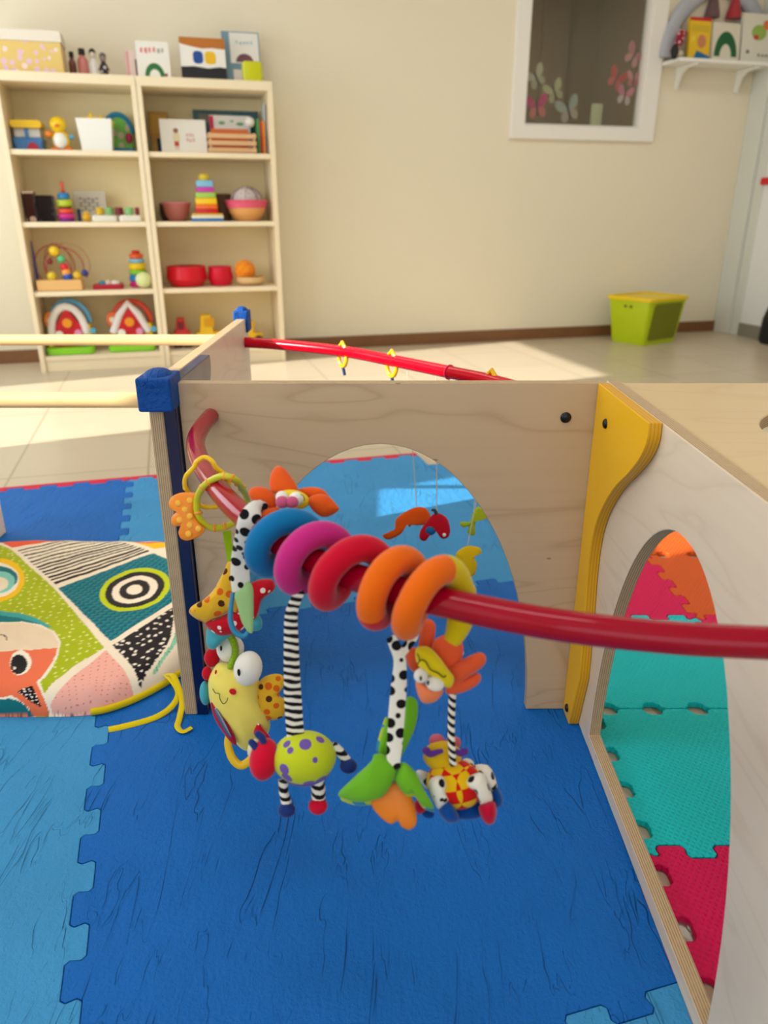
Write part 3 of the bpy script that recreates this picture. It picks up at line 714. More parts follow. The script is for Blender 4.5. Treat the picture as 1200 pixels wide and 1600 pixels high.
# ================================================================== plush toys on the near red rod
class Z:
    """reads points off one enlarged piece of the photograph and puts them at a distance d along the view"""
    def __init__(s, ox, oy, k, d): s.ox, s.oy, s.k, s.d = ox, oy, k, d
    def __call__(s, x, y, dz=0): return at(s.ox + x / s.k, s.oy + y / s.k, s.d + dz)
    def m(s, px): return px / s.k * s.d / FPX
    def ball(s, g, x, y, rx, ry, rot=0, dz=0, rd=None, seg=24, rings=14, mi=0):
        a = radians(rot); e1 = RIGHT * cos(a) - UP * sin(a); e2 = RIGHT * sin(a) + UP * cos(a)
        g.sph(s(x, y, dz), (s.m(rx), s.m(rd if rd else (rx + ry) / 2), s.m(ry)), (e1, FWD, e2), seg, rings, mi); return g
    def pillow(s, g, pts, th, dz=0, mi=0, bend=None, n=5, sharp=False, steps=(1, .96, .86, .68, .45, .2)):
        """closed outline, puffed out to thickness th (metres)"""
        P = [Vector((x, y, 0)) for x, y in pts]
        P = [Vector((p.x, p.y, 0)) for p in (P if sharp else smooth(P, n, True))]
        c = sum(P, Vector((0, 0, 0))) / len(P); m = len(P); vs = []; fs = []
        bf = bend or (lambda x, y: 0)
        def put(p, off): return s(p.x, p.y, dz + bf(p.x - c.x, p.y - c.y) + off)
        for sg in (-1, 1):
            for f in (steps if sg < 0 else steps[1:]):
                for p in P:
                    q = c + (p - c) * f; vs.append(put(q, sg * th / 2 * sqrt(max(0, 1 - f ** 2.6))))
        k = len(steps)
        for r in range(k - 1):
            for i in range(m): j = (i + 1) % m; fs.append((r * m + i, r * m + j, (r + 1) * m + j, (r + 1) * m + i))
        o = k
        for i in range(m): j = (i + 1) % m; fs.append((i, j, o * m + j, o * m + i))
        for r in range(o, o + k - 2):
            for i in range(m): j = (i + 1) % m; fs.append((r * m + i, r * m + j, (r + 1) * m + j, (r + 1) * m + i))
        vs.append(put(c, -th / 2)); vs.append(put(c, th / 2)); a = len(vs) - 2
        for i in range(m): j = (i + 1) % m; fs.append(((k - 1) * m + i, (k - 1) * m + j, a)); fs.append(((o + k - 2) * m + i, (o + k - 2) * m + j, a + 1))
        g.add(vs, fs, mi); return g
    def line(s, g, pts, w, dz=0, n=5, flat=1.0, seg=10, mi=0, closed=False, up=None):
        """tube through (x,y[,dz]) points; w in picture units, one value or one per point"""
        P = [s(p[0], p[1], dz + (p[2] if len(p) > 2 else 0)) for p in pts]; Q = smooth(P, n, closed)
        if isinstance(w, (list, tuple)):
            R = []
            for i in range(len(Q)):
                f = i / n; a = min(int(f), len(w) - 1); b = min(a + 1, len(w) - 1); R.append(s.m(w[a] + (w[b] - w[a]) * (f - int(f))))
        else: R = s.m(w)
        return g.tube(Q, R, seg, closed, mi, flat, up)
VIEW = -FWD
WHITE = plush((238, 234, 226)); BLKP = plush((22, 20, 24))
COW = dots((238, 234, 226), (18, 16, 18), 95, .36)
ZEB = stripes((236, 232, 224), (20, 18, 20), .0078, (.12, 0, 1), .5)
ZEBS = stripes((236, 232, 224), (20, 18, 20), .0062, (.45, 0, 1), .5, .03)
NAVYP = plush((30, 52, 120)); CRIMP = plush((204, 8, 50))

# --- the spiral itself
SP = thing('plush_spiral', 'plush spiral of blue, magenta, red, orange and yellow coils wound round the red rod', 'plush toy', (-.02, .575, .547))
PATHX0, PATHX1, TURNS = -.103, .047, 4.75
seglen = [0]
i0 = min(range(len(ROD)), key=lambda i: abs(ROD[i].x - PATHX0)); i1 = min(range(len(ROD)), key=lambda i: abs(ROD[i].x - PATHX1))
sub = ROD[i0:i1 + 1]
for a, b in zip(sub, sub[1:]): seglen.append(seglen[-1] + (b - a).length)
def along(t):
    L = t * seglen[-1]
    for k in range(len(sub) - 1):
        if seglen[k + 1] >= L or k == len(sub) - 2:
            f = (L - seglen[k]) / (seglen[k + 1] - seglen[k]); return sub[k].lerp(sub[k + 1], f), (sub[k + 1] - sub[k]).normalized()
TMAP = [(-.1, 0), (0, .0), (1, .235), (2, .43), (3, .70), (4, .835), (4.5, .955), (4.75, 1), (5, 1)]
def spread_(t):
    for (a, u), (b, v) in zip(TMAP, TMAP[1:]):
        if t <= b: return u + (v - u) * (t - a) / (b - a)
    return 1
def coil(turn):
    c, T = along(max(0, min(1, spread_(turn)))); e1 = Vector((T.y, -T.x, 0)).normalized(); e2 = Vector((0, 0, 1)); f = -pi / 2 + 2 * pi * turn
    return c + (e1 * cos(f) + e2 * sin(f)) * .0257
def coil_part(t0, t1, rgb, label, r=.0119):
    n = max(6, int((t1 - t0) * 36)); pts = [coil(t0 + (t1 - t0) * k / n) for k in range(n + 1)]
    G().tube(pts, [r] * len(pts), 20).obj('coil', plush(rgb), SP, label=label)
coil_part(-.02, .86, (6, 112, 172), 'blue plush coil'); coil_part(.86, 1.84, (196, 40, 128), 'magenta plush coil')
coil_part(1.84, 3.17, (200, 6, 44), 'red plush coil'); coil_part(3.17, 4.55, (232, 104, 10), 'orange plush coil')
yt = [coil(4.55 + .0277 * k) for k in range(10)]
zf = Z(0, 0, 1, dist(coil(4.9)) + .012)
yt += [zf(722, 925), zf(722, 955), zf(714, 985), zf(704, 1004)]
G().tube(smooth(yt, 3), [.0119] * (len(smooth(yt, 3)) - 8) + [.0118, .0116, .0112, .0105, .0095, .0085, .0075, .006], 18).obj('coil', plush((212, 188, 6)), SP, label='yellow plush tail of the spiral')
for k in (coil(-.02), ):
    g = G(); g.sph(k, .0124, seg=16, rings=10); g.obj('coil_end', plush((6, 112, 172)), SP)

# --- orange flower with a muzzle at the spiral's left end
zc = Z(370, 720, 6.316, .735)
FA = thing('plush_flower', 'orange plush flower with white muzzle and pink nose perched above the blue coil', 'plush toy', zc(500, 400))
ORP = plush((226, 88, 24))
def petal(z, parent, pts, th, dz, bend, m):
    o = z.pillow(G(), pts, th, dz, bend=bend).obj('petal', m, parent); return o
petal(zc, FA, [(320, 220), (345, 110), (400, 50), (470, 75), (540, 160), (600, 260), (590, 320), (450, 330), (350, 310)], .018, .012, lambda x, y: -.00004 * y, ORP)
petal(zc, FA, [(115, 330), (150, 265), (240, 255), (330, 290), (385, 360), (380, 470), (260, 480), (170, 410)], .018, .006, None, ORP)
petal(zc, FA, [(155, 620), (180, 550), (280, 480), (400, 460), (440, 520), (330, 600), (210, 670)], .016, -.002, None, ORP)
petal(zc, FA, [(700, 380), (790, 330), (900, 345), (1000, 450), (1000, 495), (930, 540), (840, 555), (740, 480)], .018, .004, None, ORP)
petal(zc, FA, [(600, 295), (700, 260), (820, 270), (895, 325), (880, 365), (720, 380)], .014, .014, None, ORP)
petal(zc, FA, [(420, 540), (640, 500), (760, 560), (700, 660), (480, 660)], .014, .004, None, ORP)
zc.ball(G(), 560, 380, 165, 95, 12, .004, 120).obj('face', plush((236, 206, 20)), FA, label='yellow plush face')
zc.ball(G(), 445, 365, 62, 68, -10, -.009, 60).obj('muzzle', WHITE, FA); zc.ball(G(), 585, 375, 72, 68, 10, -.009, 60).obj('muzzle', WHITE, FA)
PNK = plush((204, 90, 130))
g = G(); zc.ball(g, 448, 408, 66, 60, 0, -.015, 42); zc.ball(g, 545, 408, 62, 58, 0, -.015, 42); g.obj('nose', PNK, FA, label='pink plush nose')
g = G(); zc.line(g, [(628, 330), (655, 345), (668, 380), (664, 400)], 4, -.015); g.obj('stitched_eye', BLKP, FA)

# --- spotted strap with crinkle leaf and blue teething loop
zb = Z(0, 0, 1, .80)
ST = thing('spotted_strap', 'white strap with black spots looped over the rod, ending in a pale green leaf', 'fabric strap', zb(376, 850))
P = smooth([zb(414, 800, -.05), zb(402, 795, -.078), zb(387, 810, -.083), zb(379, 838, -.072), zb(375, 870, -.046), zb(375, 900, -.032), zb(377, 924, -.026)], 6)
W = [12, 13, 13, 11, 13, 15, 14]
R = [zb.m(W[min(int(i / 6), 6)] + (W[min(int(i / 6) + 1, 6)] - W[min(int(i / 6), 6)]) * (i % 6) / 6) for i in range(len(P))]
G().tube(P, R, 14, flat=.3, up=VIEW).obj('strap', dots((232, 228, 222), (14, 12, 14), 72, .40), ST)
z5 = Z(290, 850, 7.5, .772)
z5.pillow(G(), [(735, 440), (790, 520), (797, 700), (795, 900), (785, 1035), (735, 1030), (660, 920), (610, 740), (575, 590), (640, 540)], .006, -.004).obj('crinkle_leaf', plush((150, 190, 130)), ST, label='pale green crinkle leaf')
g = G(); z5.line(g, [(555, 570), (535, 720), (525, 880), (560, 1000), (630, 1070), (700, 1075), (740, 1010)], [24, 28, 32, 34, 34, 30, 22], .002); g.obj('teether', solid((28, 130, 175), .4), ST, label='blue rubber teething loop')

# --- link ring, teething ring, lime strap
zl = Z(250, 640, 3.871, .862)
LR = thing('link_ring', 'yellow plastic link with a cloud-shaped bump hooked over the dark red rod near the panel', 'plastic link', zl(270, 440))
YP = solid((250, 204, 6), .3, 0, .3, 'yellow_plastic'); lk = [(150, 450, -.004), (160, 400, -.012), (205, 350, -.018), (225, 312, -.02), (270, 288, -.02), (315, 312, -.02), (340, 352, -.016), (385, 390, -.01), (415, 450, .0), (410, 530, .012), (370, 580, .02), (310, 590, .022), (255, 585, .018), (200, 540, .01), (165, 490, .003)]
g = G(); zl.line(g, lk, 14.5, closed=True); g.obj('ring', YP, LR)
g = G(); zl.ball(g, 153, 470, 15, 22, 0, .0); g.obj('clasp', YP, LR)
TR = thing('teething_ring', 'lime green teething ring with ribbed sleeves and an orange spotted rubber hand', 'teether', zl(340, 560))
LIMEP = solid((204, 204, 30), .35, 0, .2, 'lime_plastic'); ORIB = solid((240, 160, 60), .4, 0, 0, 'soft_orange_rubber')
tr = [(500, 482, -.02), (470, 437, -.04), (430, 412, -.05), (380, 402, -.05), (310, 428, -.038), (255, 475, -.027), (225, 540, -.014), (225, 620, -.008), (255, 680, -.002), (310, 714, .004), (380, 712, .01), (430, 692, .016), (480, 650, .022), (518, 590, .022), (526, 530, .01)]
g = G(); zl.line(g, tr, 20.5, closed=True); g.obj('ring', LIMEP, TR)
def rib(x, y, dz, ang, r=27, w=9.5):
    g = G(); a = radians(ang); c = zl(x, y, dz); d = RIGHT * cos(a) - UP * sin(a); n = d.cross(FWD).normalized(); R = zl.m(r) - zl.m(w)
    g.tube([c + n * R * cos(q) + FWD * R * sin(q) for q in [2 * pi * k / 18 for k in range(18)]], zl.m(w), 8, True); return g
for x, y, dz, an in ((498, 474, -.022, 60), (470, 440, -.039, 40), (436, 415, -.049, 25), (392, 402, -.05, 5), (293, 440, -.035, -30), (258, 474, -.027, -50), (232, 625, -.008, 80), (330, 716, .005, 5), (395, 706, .011, -15)):
    rib(x, y, dz, an).obj('rib', ORIB, TR, label='soft orange rib')
zl.pillow(G(), [(222, 510), (180, 500), (120, 504), (75, 525), (52, 565), (65, 600), (102, 612), (75, 645), (68, 680), (90, 706), (128, 706), (112, 740), (125, 778), (165, 792), (230, 770), (276, 725), (240, 690), (205, 630), (212, 560)], .0095, -.006, n=4, steps=(1, .985, .95, .86, .6, .3)).obj('rubber_hand', solid((240, 140, 34), .45, 0, 0, 'orange_rubber'), TR, label='orange rubber hand')
for x, y in ((110, 567), (180, 550), (150, 604), (118, 668), (180, 645), (180, 700), (232, 720), (172, 752)): zl.ball(G(), x, y, 19, 19, 0, -.0105, 5, 14, 8).obj('raised_dot', solid((246, 182, 54), .45), TR, label='yellow raised dot')

# --- starfish and pufferfish
z5 = Z(290, 850, 7.5, .855); z6 = Z(260, 980, 4, .875)
GIR = dots((228, 178, 44), (222, 100, 20), 82, .36, (84, 40, 22)); RDOT = dots((190, 12, 34), (236, 222, 218), 85, .27); TURQ = plush((66, 160, 180)); LIMC = plush((140, 178, 16))
SF = thing('plush_starfish', 'plush starfish of yellow giraffe print and red dotted cloth with turquoise feet', 'plush toy', z5(520, 800))
g = G(); zl.line(g, [(405, 735, .012), (412, 800, .008), (425, 880, .004), (430, 935, .0)], [27, 25, 24, 24], 0, 5, .25, 10, up=VIEW); g.obj('hanging_strap', LIMC, SF, label='lime green strap')
z5.pillow(G(), [(480, 235), (520, 205), (620, 210), (650, 330), (640, 560), (620, 800), (520, 790), (400, 850), (270, 910), (215, 915), (130, 880), (48, 815), (50, 760), (100, 710), (220, 640), (300, 570), (350, 500), (430, 350)], .034, 0).obj('body', GIR, SF, label='giraffe-print front')
z5.pillow(G(), [(560, 770), (480, 815), (380, 862), (232, 915), (275, 1000), (370, 1068), (470, 1075), (570, 1050), (690, 980), (700, 820)], .032, .004).obj('belly', RDOT, SF, label='red white-dotted cloth')
z5.pillow(G(), [(700, 520), (760, 460), (870, 415), (1000, 412), (1048, 470), (1030, 550), (900, 650), (850, 820), (790, 910), (680, 900), (640, 700)], .03, .006).obj('arm', RDOT, SF, label='red white-dotted arm')
z5.pillow(G(), [(270, 985), (240, 1080), (245, 1180), (300, 1235), (350, 1225), (440, 1140), (560, 1050), (450, 1010)], .024, .012).obj('foot', TURQ, SF, label='turquoise foot')
z5.pillow(G(), [(800, 810), (850, 815), (900, 910), (880, 1000), (790, 1020), (700, 980), (720, 880)], .024, .012).obj('foot', TURQ, SF, label='turquoise foot')
PF = thing('plush_pufferfish', 'pale yellow plush pufferfish with bulging white eyes and a mirror, hanging by the panel', 'plush toy', z6(430, 500))
zz = []
for k in range(41):
    f = k / 40; zz.append((400 + 34 * sin(f * 3.0) - 4, 40 + 205 * f, .004 * sin(k * 1.57)))
g = G(); z6.line(g, zz, [30 + 6 * sin(k * 1.57) for k in range(41)], -.004, 2, .7); g.obj('elastic_cord', LIMC, PF, label='ruffled lime cord')
PY_ = plush((234, 216, 104))
z6.pillow(G(), [(330, 222), (300, 250), (265, 320), (262, 400), (275, 480), (310, 560), (380, 655), (430, 720), (470, 760), (515, 768), (600, 700), (642, 650), (645, 570), (600, 480), (590, 400), (570, 310), (500, 255), (430, 238), (380, 222)], .062, .01).obj('body', PY_, PF)
e1 = z6.ball(G(), 400, 135, 86, 88, 0, .012).obj('eye', WHITE, PF); z6.ball(G(), 342, 132, 7, 17, 0, -.009, 4).obj('pupil', BLKP, e1)
e2 = z6.ball(G(), 510, 258, 87, 108, 12, -.018, 75).obj('eye', WHITE, PF); z6.ball(G(), 453, 283, 10, 22, -5, -.0345, 5).obj('pupil', BLKP, e2)
fin = z6.pillow(G(), [(540, 410), (560, 370), (600, 320), (660, 293), (720, 298), (742, 350), (705, 420), (745, 460), (740, 540), (710, 572), (650, 582), (590, 574), (550, 530), (545, 460)], .022, .0).obj('fin', GIR, PF, label='giraffe-print fin')
z6.pillow(G(), [(575, 596), (610, 640), (650, 690), (600, 700), (548, 672), (552, 630)], .014, -.012).obj('fin', RDOT, PF, label='red dotted fin')
z6.ball(G(), 285, 190, 50, 60, 0, .02).obj('fin', RDOT, PF, label='red dotted fin'); z6.ball(G(), 254, 288, 32, 44, 0, .014).obj('pompom', plush((196, 10, 40)), PF); z6.ball(G(), 242, 412, 33, 76, -4, .016).obj('fin', TURQ, PF, label='turquoise fin')
z6.ball(G(), 415, 403, 23, 18, 25, -.0235, 8).obj('cheek', plush((206, 20, 34)), PF, label='red stitched cheek'); z6.ball(G(), 309, 280, 7, 14, 10, -.013, 6).obj('cheek', plush((206, 20, 34)), PF, label='red stitched cheek')
g = G(); z6.line(g, [(290, 385, .006), (305, 410), (330, 417, -.002), (335, 448, -.003), (355, 478, -.004), (376, 464, -.006), (383, 440, -.007)], 2.4, -.0178, 5, 1, 6); g.obj('stitched_smile', BLKP, PF)
mo = z6.pillow(G(), [(276, 478), (300, 474), (345, 520), (395, 610), (430, 690), (437, 738), (400, 718), (345, 645), (300, 570)], .012, -.006, bend=lambda x, y: -.00006 * x).obj('mouth_rim', plush((160, 14, 50)), PF, label='crimson rim round the mirror')
z6.pillow(G(), [(300, 510), (322, 515), (360, 580), (398, 660), (408, 690), (380, 670), (340, 605), (312, 550)], .004, -.0125, bend=lambda x, y: -.00006 * x).obj('mirror', solid((110, 128, 160), .08, .8), mo, label='small mirror')
g = G(); z6.line(g, [(385, 670), (384, 730), (405, 805), (440, 852), (478, 862), (520, 832), (545, 790), (540, 720)], [16, 24, 27, 28, 28, 26, 22, 16], .014, 5, .6, 12, up=VIEW); g.obj('teether', solid((236, 190, 16), .4), PF, label='yellow rubber teething loop')

# --- spotted bug on a zebra strap
BG = thing('plush_bug', 'plush bug with red head and yellow purple-spotted body hanging on a zebra strap', 'plush toy', at(475, 1150, .715))
zg = Z(260, 980, 4, .715)
P = smooth([at(470, 922, .664), at(462, 938, .668), at(455, 962, .676), at(455, 1000, .684), at(456, 1050, .694), at(458, 1100, .704), at(462, 1152, .712)], 6); n = len(P)
G().tube(P, [.0042 + .0043 * min(1, i / n * 1.25) for i in range(n)], 14, flat=.25, up=VIEW).obj('strap', ZEB, BG)
zg.ball(G(), 872, 872, 168, 118, -6, .006, 130).obj('belly', plush((96, 78, 170)), BG, label='purple belly')
zg.ball(G(), 862, 812, 200, 160, -4, 0, 165, 32, 20).obj('body', dots((196, 208, 36), (112, 84, 168), 58, .34), BG)
zg.ball(G(), 612, 825, 92, 130, 8, -.002, 105).obj('head', plush((208, 8, 48)), BG, label='red head')
g = G(); zg.ball(g, 545, 760, 38, 62, 10, .012); g.obj('face', plush((222, 218, 190)), BG, label='pale face'); 
for pp_ in ([(612, 725), (596, 690), (572, 668)], [(570, 772), (552, 742), (532, 720)]):
    g = G(); zg.line(g, pp_, [20, 24, 21], -.008); zg.ball(g, pp_[-1][0], pp_[-1][1], 21, 21, 0, -.008); g.obj('antenna', NAVYP, BG)
for pts, w, foot, frx, fry, fm, nm in (([(732, 955), (732, 1020), (750, 1100)], [34, 30, 34], (752, 1142), 56, 45, NAVYP, 'navy foot'), ([(935, 930), (948, 1000), (950, 1070)], [44, 46, 44], (948, 1117), 60, 52, CRIMP, 'crimson foot'), ([(1035, 735), (1085, 780), (1125, 835)], [30, 30, 32], (1138, 868), 55, 46, NAVYP, 'navy foot')):
    g = G(); zg.line(g, pts, w, .004); L = g.obj('leg', ZEB, BG, label='zebra-striped leg'); zg.ball(G(), foot[0], foot[1], frx, fry, 0, .002).obj('foot', fm, L, label=nm)

# --- tulip with teether on a spotted strap
zt8 = Z(500, 1000, 4, .668)
TU = thing('plush_tulip', 'green-leaved plush tulip with an orange heart teether hanging on a spotted strap', 'plush toy', zt8(470, 850))
SPOT = dots((238, 236, 228), (16, 14, 16), 78, .37)
g = G(); zt8.line(g, [(440, -20, -.014), (470, 40, -.012), (492, 100, -.01), (500, 160, -.008), (492, 300, -.004), (478, 480, .0), (468, 640, .002), (462, 740, .002), (485, 805, .002)], [28, 36, 36, 40, 50, 52, 50, 44, 20], -.012, 5, .22, 14, up=VIEW); zt8.line(g, [(600, -100, -.004), (590, -30, -.006), (550, 30, -.01), (505, 90, -.012)], [22, 26, 28, 26], -.010, 5, .22, 12, up=VIEW); g.obj('strap', SPOT, TU)
LF = plush((108, 178, 36)); LF2 = checks((30, 136, 176), (180, 200, 40), 75)
def leaf(pts, th, dz, bend=None, shift=(8, 22), two=True):
    o = zt8.pillow(G(), pts, th, dz, bend=bend).obj('leaf', LF, TU, label='bright green leaf')
    if two: zt8.pillow(G(), [(x + shift[0], y + shift[1]) for x, y in pts], th, dz + th * .7, bend=bend).obj('lining', LF2, o, label='blue and yellow checked lining')
leaf([(540, 372), (580, 358), (612, 400), (602, 520), (560, 630), (500, 740), (480, 700), (520, 560)], .012, .016, None, (-6, 6), False)
leaf([(425, 490), (385, 600), (366, 700), (410, 735), (460, 700), (450, 560)], .012, .014, None, (-14, -10))
leaf([(480, 800), (410, 720), (340, 714), (318, 760), (200, 870), (115, 958), (150, 992), (250, 1015), (380, 985), (445, 905)], .018, -.004, lambda x, y: -.00008 * x * (1 if x < 0 else .2))
leaf([(478, 835), (520, 762), (600, 830), (650, 930), (712, 1050), (640, 1035), (585, 962), (530, 965), (475, 890)], .016, -.006, None, (6, 18))
zt8.pillow(G(), [(440, 890), (510, 900), (575, 985), (602, 1080), (602, 1150), (562, 1186), (512, 1170), (486, 1132), (440, 1150), (370, 1100), (318, 1015), (380, 950)], .011, .004, n=5, steps=(1, .985, .95, .86, .6, .3)).obj('teether', solid((240, 132, 24), .45, 0, 0, 'orange_teether_rubber'), TU, label='orange rubber teether')

# --- coral flower with a beaked face
zf8 = Z(500, 1000, 4, .655); CORP = plush((230, 92, 52))
FB = thing('plush_flower', 'coral plush flower with yellow face and sleepy white eyes below the yellow tail', 'plush toy', zf8(720, 160))
for pts, th, dz in (([(650, -120), (690, -128), (722, -90), (712, 10), (692, 80), (620, 70), (625, -40)], .014, .016), ([(715, 0), (800, -38), (872, -18), (896, 60), (872, 160), (800, 212), (740, 160), (700, 70)], .022, .006), ([(790, 190), (860, 140), (980, 80), (1032, 95), (1030, 150), (960, 210), (850, 270)], .02, .002), ([(538, 80), (590, 45), (640, 80), (650, 160), (600, 205), (550, 160)], .018, .012), ([(800, 260), (900, 240), (985, 205), (1006, 245), (970, 290), (880, 332), (790, 335)], .016, .008)):
    zf8.pillow(G(), pts, th, dz).obj('petal', CORP, FB)
fc = zf8.pillow(G(), [(598, 55), (640, 38), (690, 50), (745, 105), (800, 180), (838, 235), (822, 292), (780, 295), (735, 262), (650, 205), (602, 135)], .022, -.012).obj('face', plush((224, 202, 18)), FB, label='yellow face')
g = G(); zf8.line(g, [(608, 150), (632, 125), (660, 135), (690, 185), (735, 205), (770, 232), (788, 222)], 4, -.0245, 5, 1, 6); zf8.line(g, [(606, 85), (618, 105), (622, 128)], 4, -.023, 5, 1, 6); g.obj('stitching', BLKP, fc)
for x, y, rx, ry, px_, py_ in ((632, 222, 44, 46, 630, 240), (718, 272, 58, 46, 676, 268)):
    e = zf8.ball(G(), x, y, rx, ry, 15, -.018, 40).obj('eye', WHITE, FB); zf8.ball(G(), px_, py_, 8, 15, 0, -.0265 - (.0006 if x < 700 else .0), 8).obj('pupil', BLKP, e)
zf8.pillow(G(), [(598, 262), (650, 270), (720, 310), (772, 315), (728, 380), (655, 397), (616, 352)], .02, -.008).obj('beak', plush((236, 130, 86)), FB, label='salmon beak')

# --- cow on a thin zebra cord
zo = Z(500, 1000, 4, .69)
CW = thing('plush_cow', 'plush cow with chequered red and yellow body, spotted legs and purple horns', 'plush toy', zo(850, 880))
g = G(); zo.line(g, [(880, 70, .012), (835, 250, .010), (825, 400, .005), (820, 560, .0), (824, 680, -.004), (832, 785, -.004)], [22, 25, 24, 23, 24, 22], -.012, 6, .8, 12); g.obj('cord', ZEBS, CW, label='zebra-striped cord')
zo.ball(G(), 765, 725, 122, 92, 0, .004, 100).obj('head', plush((222, 180, 20)), CW, label='yellow head')
for x, y in ((730, 630), (833, 642)): zo.ball(G(), x, y, 50, 42, 0, .012).obj('nostril', plush((206, 96, 116)), CW, label='pink nostril')
for pts in ([(662, 690), (690, 712), (735, 700), (770, 690)], [(840, 692), (880, 708), (905, 695)]):
    g = G(); zo.line(g, pts, [26, 22, 17, 12] if pts[0][0] < 700 else [14, 22, 24], -.012); zo.ball(g, pts[0][0] if pts[0][0] < 700 else 905, pts[0][1] if pts[0][0] < 700 else 696, 24, 22, 0, -.012); g.obj('horn', plush((92, 48, 140)), CW, label='purple horn')
zo.ball(G(), 895, 1040, 150, 72, 4, .012, 110).obj('belly', plush((0, 70, 150)), CW, label='blue belly')
zo.ball(G(), 845, 900, 182, 150, 12, .0, 140, 32, 20).obj('body', checks((214, 24, 18), (236, 190, 16), 78), CW, label='red and yellow chequered body')
HB, HC_ = plush((0, 74, 156)), plush((196, 4, 52))
def cowleg(pts, hoof, th, dz, hm, hl):
    L = zo.pillow(G(), pts, th, dz).obj('leg', COW, CW, label='white black-spotted leg'); zo.pillow(G(), hoof, th * 1.15, dz).obj('hoof', hm, L, label=hl)
cowleg([(676, 905), (700, 860), (765, 850), (790, 900), (785, 950), (805, 1015), (742, 1058), (695, 985)], [(742, 1062), (800, 1008), (858, 1075), (864, 1130), (810, 1146), (758, 1110)], .026, -.014, HB, 'blue hoof')
cowleg([(912, 880), (945, 845), (1010, 828), (1050, 900), (1078, 1005), (1008, 1034), (975, 955), (925, 920)], [(996, 1035), (1082, 1008), (1104, 1065), (1088, 1140), (1045, 1154), (1005, 1105)], .026, -.012, HC_, 'crimson hoof')
cowleg([(945, 800), (1000, 775), (1060, 790), (1098, 870), (1106, 930), (1068, 945), (1010, 860)], [(1072, 955), (1110, 922), (1142, 985), (1132, 1040), (1085, 1042)], .022, .012, HB, 'blue hoof')
cowleg([(600, 822), (650, 815), (690, 860), (672, 930), (640, 900)], [(600, 1000), (640, 1020), (665, 1060), (620, 1090), (590, 1050)], .018, .014, HC_, 'crimson hoof')
zo.ball(G(), 675, 1088, 40, 26, 10, .014).obj('hoof', HB, CW, label='blue hoof')
zo.ball(G(), 925, 770, 40, 28, 20, .014).obj('ear', COW, CW, label='spotted ear')

# --- links and hanging birds on the far red rod
def far_link(x, y_px, w, h, label):
    c = on_path(FROD, x); d = dist(c); s_ = FPX / d
    t = thing('link_ring', label, 'plastic link', c, 0, 'yellow links on the far rod')
    nrm = Vector((.55, -.8, 0)).normalized(); pts = []
    for k in range(20):
        a = 2 * pi * k / 20; r = .021 + (.004 if .2 < k / 20 < .3 else 0)
        pts.append(c + nrm.cross(Vector((0, 0, 1))).normalized() * (cos(a) * .0 ) + Vector((-.55 * 0, 0, 0)) + nrm * (.017 * cos(a)) + Vector((0, 0, 1)) * (r * 1.15 * sin(a) - .009))
    G().tube(pts, .0044, 8, True).obj('ring', solid((246, 190, 8), .3, 0, .3), t)
    g = G(); e = c + Vector((0, 0, -.033)); g.tube([e, e + Vector((.004, 0, -.02))], .0035, 8); g.obj('strap', plush((40, 70, 120)), t, label='dark blue strap end')
    return t
far_link(-.092, 548, 0, 0, 'yellow link on the far red rod nearest the blue-capped end panel')
far_link(.016, 568, 0, 0, 'middle one of the yellow links on the far red rod')
far_link(.196, 590, 0, 0, 'yellow link on the far red rod sinking behind the arch panel')
c = on_path(FROD, .126); a_ = Vector((.62, .78, 0))
g = G(); g.tube([c + Vector((-.62, .78, 0)).cross(Vector((0, 0, 1))).normalized() * (.0136 * cos(2 * pi * k / 16)) + Vector((0, 0, .0136 * sin(2 * pi * k / 16))) for k in range(16)], .0013, 6, True)
g.tube([c + Vector((0, -.0, -.013)), c + Vector((0, 0, -.06))], .0008, 6)
tag(g.obj('tied_thread', plush((224, 60, 110)), origin=c), 'pink thread tied round the far red rod', 'thread')
zm = lambda d: Z(480, 680, 3.158, d)
def bird(name, label, Y, body, col, th, extras, sx, sy, group='hanging felt birds'):
    w = onY(480 + sx / 3.158, 680 + sy / 3.158, Y); z = zm(dist(w)); t = thing(name, label, 'hanging toy', w, 0, group)
    z.pillow(G(), body, th, 0).obj('body', plush(col), t)
    top_ = z(sx, sy); rodp = min(FROD, key=lambda v: abs(v.y - Y))
    g = G(); g.tube([top_, Vector((top_.x + (rodp.x - top_.x) * .9, Y, .536))], .0009, 6); g.obj('string', solid((222, 212, 190), .8), t, label='thin cream string')
    for nm, fn, m in extras: fn(z).obj(nm, m, t)
bird('felt_bird', 'orange felt bird with a long tail hanging beside the red one', 1.53, [(372, 492), (428, 470), (442, 410), (520, 360), (580, 358), (608, 400), (592, 436), (545, 445), (520, 440), (505, 455), (498, 440), (468, 428), (470, 460), (462, 488), (400, 516)], (224, 86, 12), .022, [], 540, 362)
bird('felt_bird', 'red felt bird with a blue belly hanging beside the orange bird', 1.46, [(640, 383), (690, 410), (706, 470), (692, 506), (660, 508), (640, 475), (620, 440), (592, 468), (586, 520), (556, 512), (558, 472), (600, 410)], (186, 6, 34), .022, [('wing', lambda z: z.ball(G(), 607, 470, 28, 24, 0, -.004), plush((28, 96, 150))), ('eye', lambda z: z.ball(G(), 676, 492, 9, 9, 0, -.011), WHITE), ('beak', lambda z: z.line(G(), [(640, 400), (630, 372), (612, 370)], [10, 9, 4], -.002), plush((60, 66, 74)))], 640, 385)
bird('felt_bird', 'lime green felt bird half hidden by the edge of the arch', 1.36, [(850, 352), (890, 405), (868, 410), (848, 400), (830, 440), (828, 490), (805, 492), (790, 478), (796, 450), (770, 455), (752, 440), (765, 426), (800, 430), (818, 380)], (170, 186, 30), .018, [], 820, 382)
